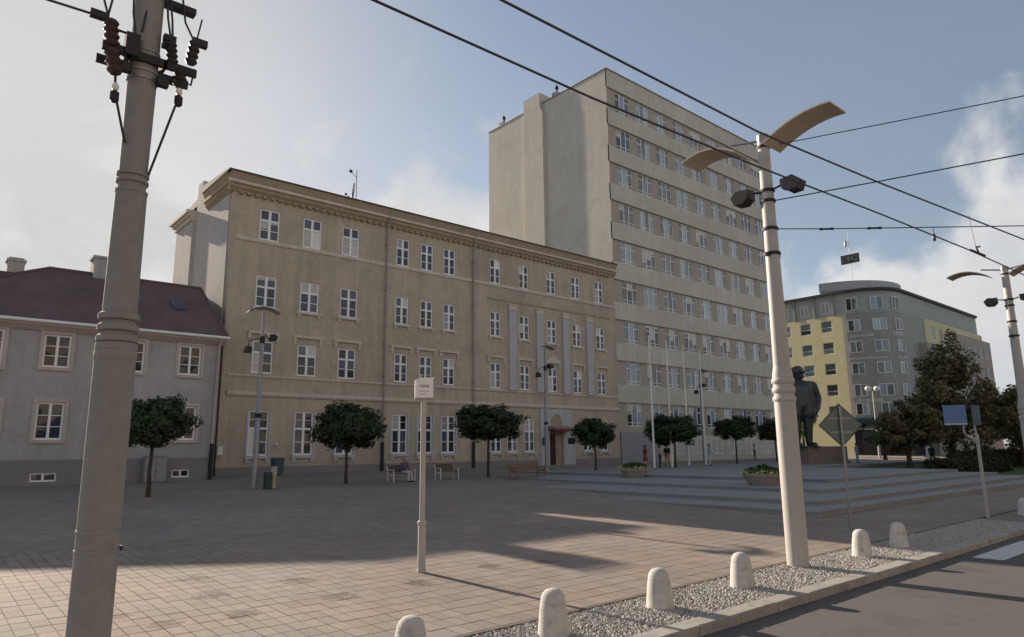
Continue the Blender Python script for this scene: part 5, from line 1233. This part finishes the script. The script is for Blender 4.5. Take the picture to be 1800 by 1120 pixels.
for x, y, z, lb in ((14.05, 6.13, 6.85, "dark strain insulator on the level cable beside the near lamp"), (14.75, 5.45, 6.84, "second small insulator on the level cable")):
    t = thing("strain_insulator", lb, "insulator", (x, y, z), R_(-44), group="strain insulators on the span cable")
    MB().tube([(-0.16, 0, 0), (-0.12, 0, 0), (-0.06, 0, 0), (0.06, 0, 0), (0.12, 0, 0), (0.16, 0, 0)], [0.012, 0.032, 0.022, 0.022, 0.032, 0.012], 8).build("body", M_["insulator_dark"], t, True, True)
for x, y, lb in ((15.2, 3.81, "hanger clamp on the lower contact wire left of the far lamp"), (15.6, 2.92, "hanger clamp on the upper contact wire at the right edge")):
    t = thing("wire_hanger", lb, "clamp", (x, y, 6.0), R_(-4), group="hangers on the contact wires")
    MB().tube([(-0.34, 0, 0.015), (0.34, 0, 0.015)], 0.024, 8).build("clip", M_["iron_black"], t, True, True)
    MB().tube([(0.05, 0, 0.02), (0.08, 0.04, 0.16), (0.22, 0.02, 0.18)], 0.018, 6).build("bracket", M_["iron_black"], t, True, True)
    MB().tube([(0.08, 0.04, 0.16), (0.1, 0.1, 0.82)], 0.005, 5).build("dropper", M_["wire_dark"], t, True, True)
t = thing("hanging_weight", "small dark insulator hanging under the level cable", "insulator", (15.6, 4.63, 6.82))
MB().tube([(0, 0, 0), (0, 0, -0.14)], 0.006, 5).build("hook", M_["wire_dark"], t, True, True)
MB().lathe([(0.012, -0.30), (0.03, -0.27), (0.03, -0.16), (0.012, -0.13)], (0, 0, 0), 8).build("body", M_["insulator_dark"], t, True, True)

# ------------------------------------------------------------------ signs
sp_ = thing("signpost", "slim pale signpost with small white double panel standing on the paving", "signpost", (7.28, 10.96, gz(10.96)))
p = MB(); p.lathe([(0.072, 0), (0.072, 0.85), (0.066, 0.87)], (0, 0, 0), 14); p.lathe([(0.052, 0.86), (0.052, 3.10)], (0, 0, 0), 14); p.build("post", M_["lamp_pole"], sp_, True, True)
MB().lathe([(0.084, 0), (0.084, 0.04), (0.074, 0.06)], (0, 0, 0), 14).build("foot_ring", M_["lamp_pole"], sp_, True, True)
p = MB(); p.lathe([(0.074, 0.82), (0.084, 0.83), (0.084, 0.88), (0.06, 0.90)], (0, 0, 0), 14); p.build("sleeve_collar", M_["lamp_pole"], sp_, True, True)
hd = MB(); hd.prism([(-0.17, 3.13), (0.17, 3.13), (0.17, 3.50), (0.05, 3.515), (-0.08, 3.50), (-0.17, 3.46)], "y", -0.055, -0.035)
pan = hd.build("sign_panel", M_["white_paint"], sp_, False, True); pan.rotation_euler = (0, 0, R_(-28))
hd = MB(); hd.prism([(-0.17, 3.13), (0.17, 3.13), (0.17, 3.50), (-0.17, 3.46)], "y", 0.035, 0.055); pan2 = hd.build("sign_panel", M_["white_paint"], sp_, False, True); pan2.rotation_euler = (0, 0, R_(-28))
fr_ = MB(); fr_.box(0.171, 0.185, -0.055, 0.055, 3.10, 3.52); fr_.box(-0.17, 0.17, -0.034, 0.034, 3.09, 3.128); fr_.tube([(-0.05, 0, 3.05), (-0.05, 0, 3.58)], 0.014, 8)
fo = fr_.build("panel_frame", M_["steel_grey"], sp_, False, True); fo.rotation_euler = (0, 0, R_(-28))
tx = MB()
for zz, hh, seq in ((3.43, 0.018, ((-0.10, -0.07),)), (3.32, 0.055, ((-0.09, -0.075), (-0.06, -0.015), (-0.005, 0.035), (0.045, 0.095))), (3.245, 0.014, ((-0.11, -0.03), (-0.02, 0.10))), (3.19, 0.014, ((-0.11, -0.06), (-0.05, 0.02)))):
    for a, b1 in seq: tx.box(a, b1, -0.0585, -0.0555, zz, zz + hh)
struct(tx.build("lettering", M_["text_grey"], pan, False, True), "stuff")

dsn = thing("diamond_sign", "back of a grey diamond-shaped road sign on a thin post", "road sign", (18.95, 8.39, gz(8.39)))
MB().lathe([(0.035, 0), (0.035, 3.25)], (0, 0, 0), 10).build("post", M_["steel_grey"], dsn, True, True)
d = MB(); d.prism([(-0.57, 2.76), (0, 2.19), (0.57, 2.76), (0, 3.33)], "y", 0.050, 0.062); do = d.build("plate", M_["sign_back"], dsn, False, True)
d2 = MB()
for a, b1 in (((-0.57, 2.76), (0, 2.19)), ((0, 2.19), (0.57, 2.76)), ((0.57, 2.76), (0, 3.33)), ((0, 3.33), (-0.57, 2.76))): d2.tube([(a[0], 0.056, a[1]), (b1[0], 0.056, b1[1])], 0.014, 6)
d2.build("rim", M_["sign_edge"], do, True, True)
d2 = MB(); d2.box(-0.3, 0.3, 0.036, 0.049, 2.55, 2.59); d2.box(-0.3, 0.3, 0.036, 0.049, 2.92, 2.96); d2.build("mounting_rail", M_["steel_grey"], do, False, True)
for o in (do,): o.rotation_euler = (0, 0, R_(-42))

bs_ = thing("blue_road_sign", "pair of blue crossing signs on a forked pale post at the right", "road sign", (25.7, 7.15, gz(7.15)))
MB().lathe([(0.05, 0), (0.05, 2.55)], (0, 0, 0), 10).build("post", M_["lamp_pole"], bs_, True, True)
a = MB(); a.tube([(0, 0, 2.40), (-0.16, 0.20, 2.48), (-0.22, 0.28, 2.62), (-0.22, 0.28, 3.45)], 0.028, 8); a.tube([(0, 0, 2.4), (-0.02, 0.03, 2.85), (-0.02, 0.03, 3.45)], 0.028, 8); a.build("fork", M_["lamp_pole"], bs_, True, True)
q = MB(); q.bbox(-0.32, 0.32, -0.012, 0.012, 2.85, 3.48, 0.006); o = q.build("blue_panel", M_["blue_sign"], bs_, False, True); o.location = (-0.42, 0.42, 0); o.rotation_euler = (0, 0, R_(-60))
q = MB(); q.box(-0.31, 0.31, -0.016, -0.0125, 2.86, 2.90); q.build("border_strip", M_["text_pale"], o, False, True)
q = MB(); q.bbox(-0.31, 0.31, -0.012, 0.012, 2.85, 3.48, 0.006); o = q.build("blue_panel", M_["blue_dark"], bs_, False, True); o.location = (0.10, -0.02, 0); o.rotation_euler = (0, 0, R_(-5))

# ------------------------------------------------------------------ bollards
bprof = [(0.205, 0.0), (0.200, 0.03), (0.172, 0.30), (0.160, 0.375), (0.152, 0.378), (0.152, 0.388), (0.157, 0.392), (0.150, 0.44), (0.128, 0.49), (0.092, 0.525), (0.045, 0.542), (0.004, 0.546)]
bmesh_ = MB().lathe(bprof, (0, 0, 0), 28).mesh("bollard", M_["concrete_white"], True)
bl = ["rounded white concrete bollard nearest the viewer, cut by the bottom edge", "rounded white concrete bollard second from the left, on the gravel",
      "rounded white concrete bollard third from the left, on the gravel", "rounded white concrete bollard just left of the near lamp", "rounded white concrete bollard just right of the near lamp",
      "rounded white concrete bollard below the diamond sign, second right of the near lamp", "rounded white concrete bollard at the right edge beyond the crossing"]
for k, x in enumerate((4.25, 6.36, 8.50, 10.70, 15.30, 17.25, 27.5)):
    o = inst("bollard", bmesh_, None, (x, 6.60, gz(6.6) - 0.008), rnd.uniform(0, 6)); o.rotation_euler = (rnd.uniform(-.02, .02), rnd.uniform(-.02, .02), rnd.uniform(0, 6)); tag(o, bl[k], "bollard", "white bollards along the kerb")

# ------------------------------------------------------------------ benches and bins
def bench(x, y, label, w, frame, slat, rz=0.0, nslat=5):
    t = thing("park_bench", label, "bench", (x, y, gz(y)), rz, group="benches on the plaza")
    for s in (-1, 1):
        b = MB(); xx = s * w / 2
        b.tube([(xx, 0.28, 0), (xx, 0.24, 0.42), (xx, 0.36, 0.84)], 0.035, 6); b.tube([(xx, -0.25, 0), (xx, -0.24, 0.62)], 0.035, 6); b.tube([(xx, -0.26, 0.62), (xx, 0.28, 0.62)], 0.03, 6); b.tube([(xx, -0.24, 0.40), (xx, 0.25, 0.40)], 0.03, 6)
        b.build("end_frame", M_[frame], t, True, True)
    sm = MB().bbox(-w / 2 + 0.02, w / 2 - 0.02, -0.04, 0.04, 0.43, 0.465, 0.008).mesh("seat_slat", M_[slat])
    for k in range(nslat): inst("seat_slat", sm, t, (0, -0.20 + k * 0.10, 0))
    bm = MB().bbox(-w / 2 + 0.02, w / 2 - 0.02, -0.018, 0.018, -0.045, 0.045, 0.008).mesh("back_slat", M_[slat])
    for k in range(3): o = inst("back_slat", bm, t, (0, 0.235 + k * 0.035, 0.56 + k * 0.12))
    return t
bench(20.45, 32.85, "bench with white end frames on which the person sits", 1.45, "bench_white", "wood_slat", 0.12)
bench(23.65, 33.1, "empty bench with white end frames, right of the signpost", 1.25, "bench_white", "wood_slat", 0.0)
bench(28.0, 31.0, "long brown wooden bench at the left tip of the granite steps", 3.2, "wood_bench", "wood_bench", 0.3)
t = thing("litter_bin", "tan litter bin on a stand by the left lamp post", "bin", (12.95, 31.8, gz(31.8)))
MB().lathe([(0.10, 0), (0.10, 0.5), (0.13, 0.55), (0.15, 0.95), (0.17, 0.97), (0.17, 1.0), (0.02, 1.02)], (0, 0, 0), 14).build("body", M_["bin_tan"], t, True, True)
MB().lathe([(0.18, 0), (0.18, 0.03)], (0, 0, 0), 14).build("foot", M_["bin_dark"], t, True, True)
MB().bbox(-0.42, -0.12, -0.16, 0.16, 0.0, 0.78, 0.03).build("side_box", M_["bin_dark"], t, False, True)
t = thing("blue_bin", "blue-grey wheeled bin against the brown building wall", "bin", (17.25, 41.9, gz(41.9)))
MB().prism([(-0.26, 0.08), (0.26, 0.08), (0.32, 1.0), (-0.32, 1.0)], "y", -0.3, 0.3).build("body", M_["blue_bin"], t, False, True)
MB().prism([(-0.34, 1.0), (0.34, 1.0), (0.30, 1.1), (-0.30, 1.1)], "y", -0.34, 0.32).build("lid", M_["blue_bin"], t, False, True)
for s in (-1, 1): MB().prism([(0.24 + 0.09 * math.cos(a), 0.09 + 0.09 * math.sin(a)) for a in [k * math.pi / 5 for k in range(10)]], "x", s * 0.2 - 0.03, s * 0.2 + 0.03).build("wheel", M_["iron_black"], t, False, True)
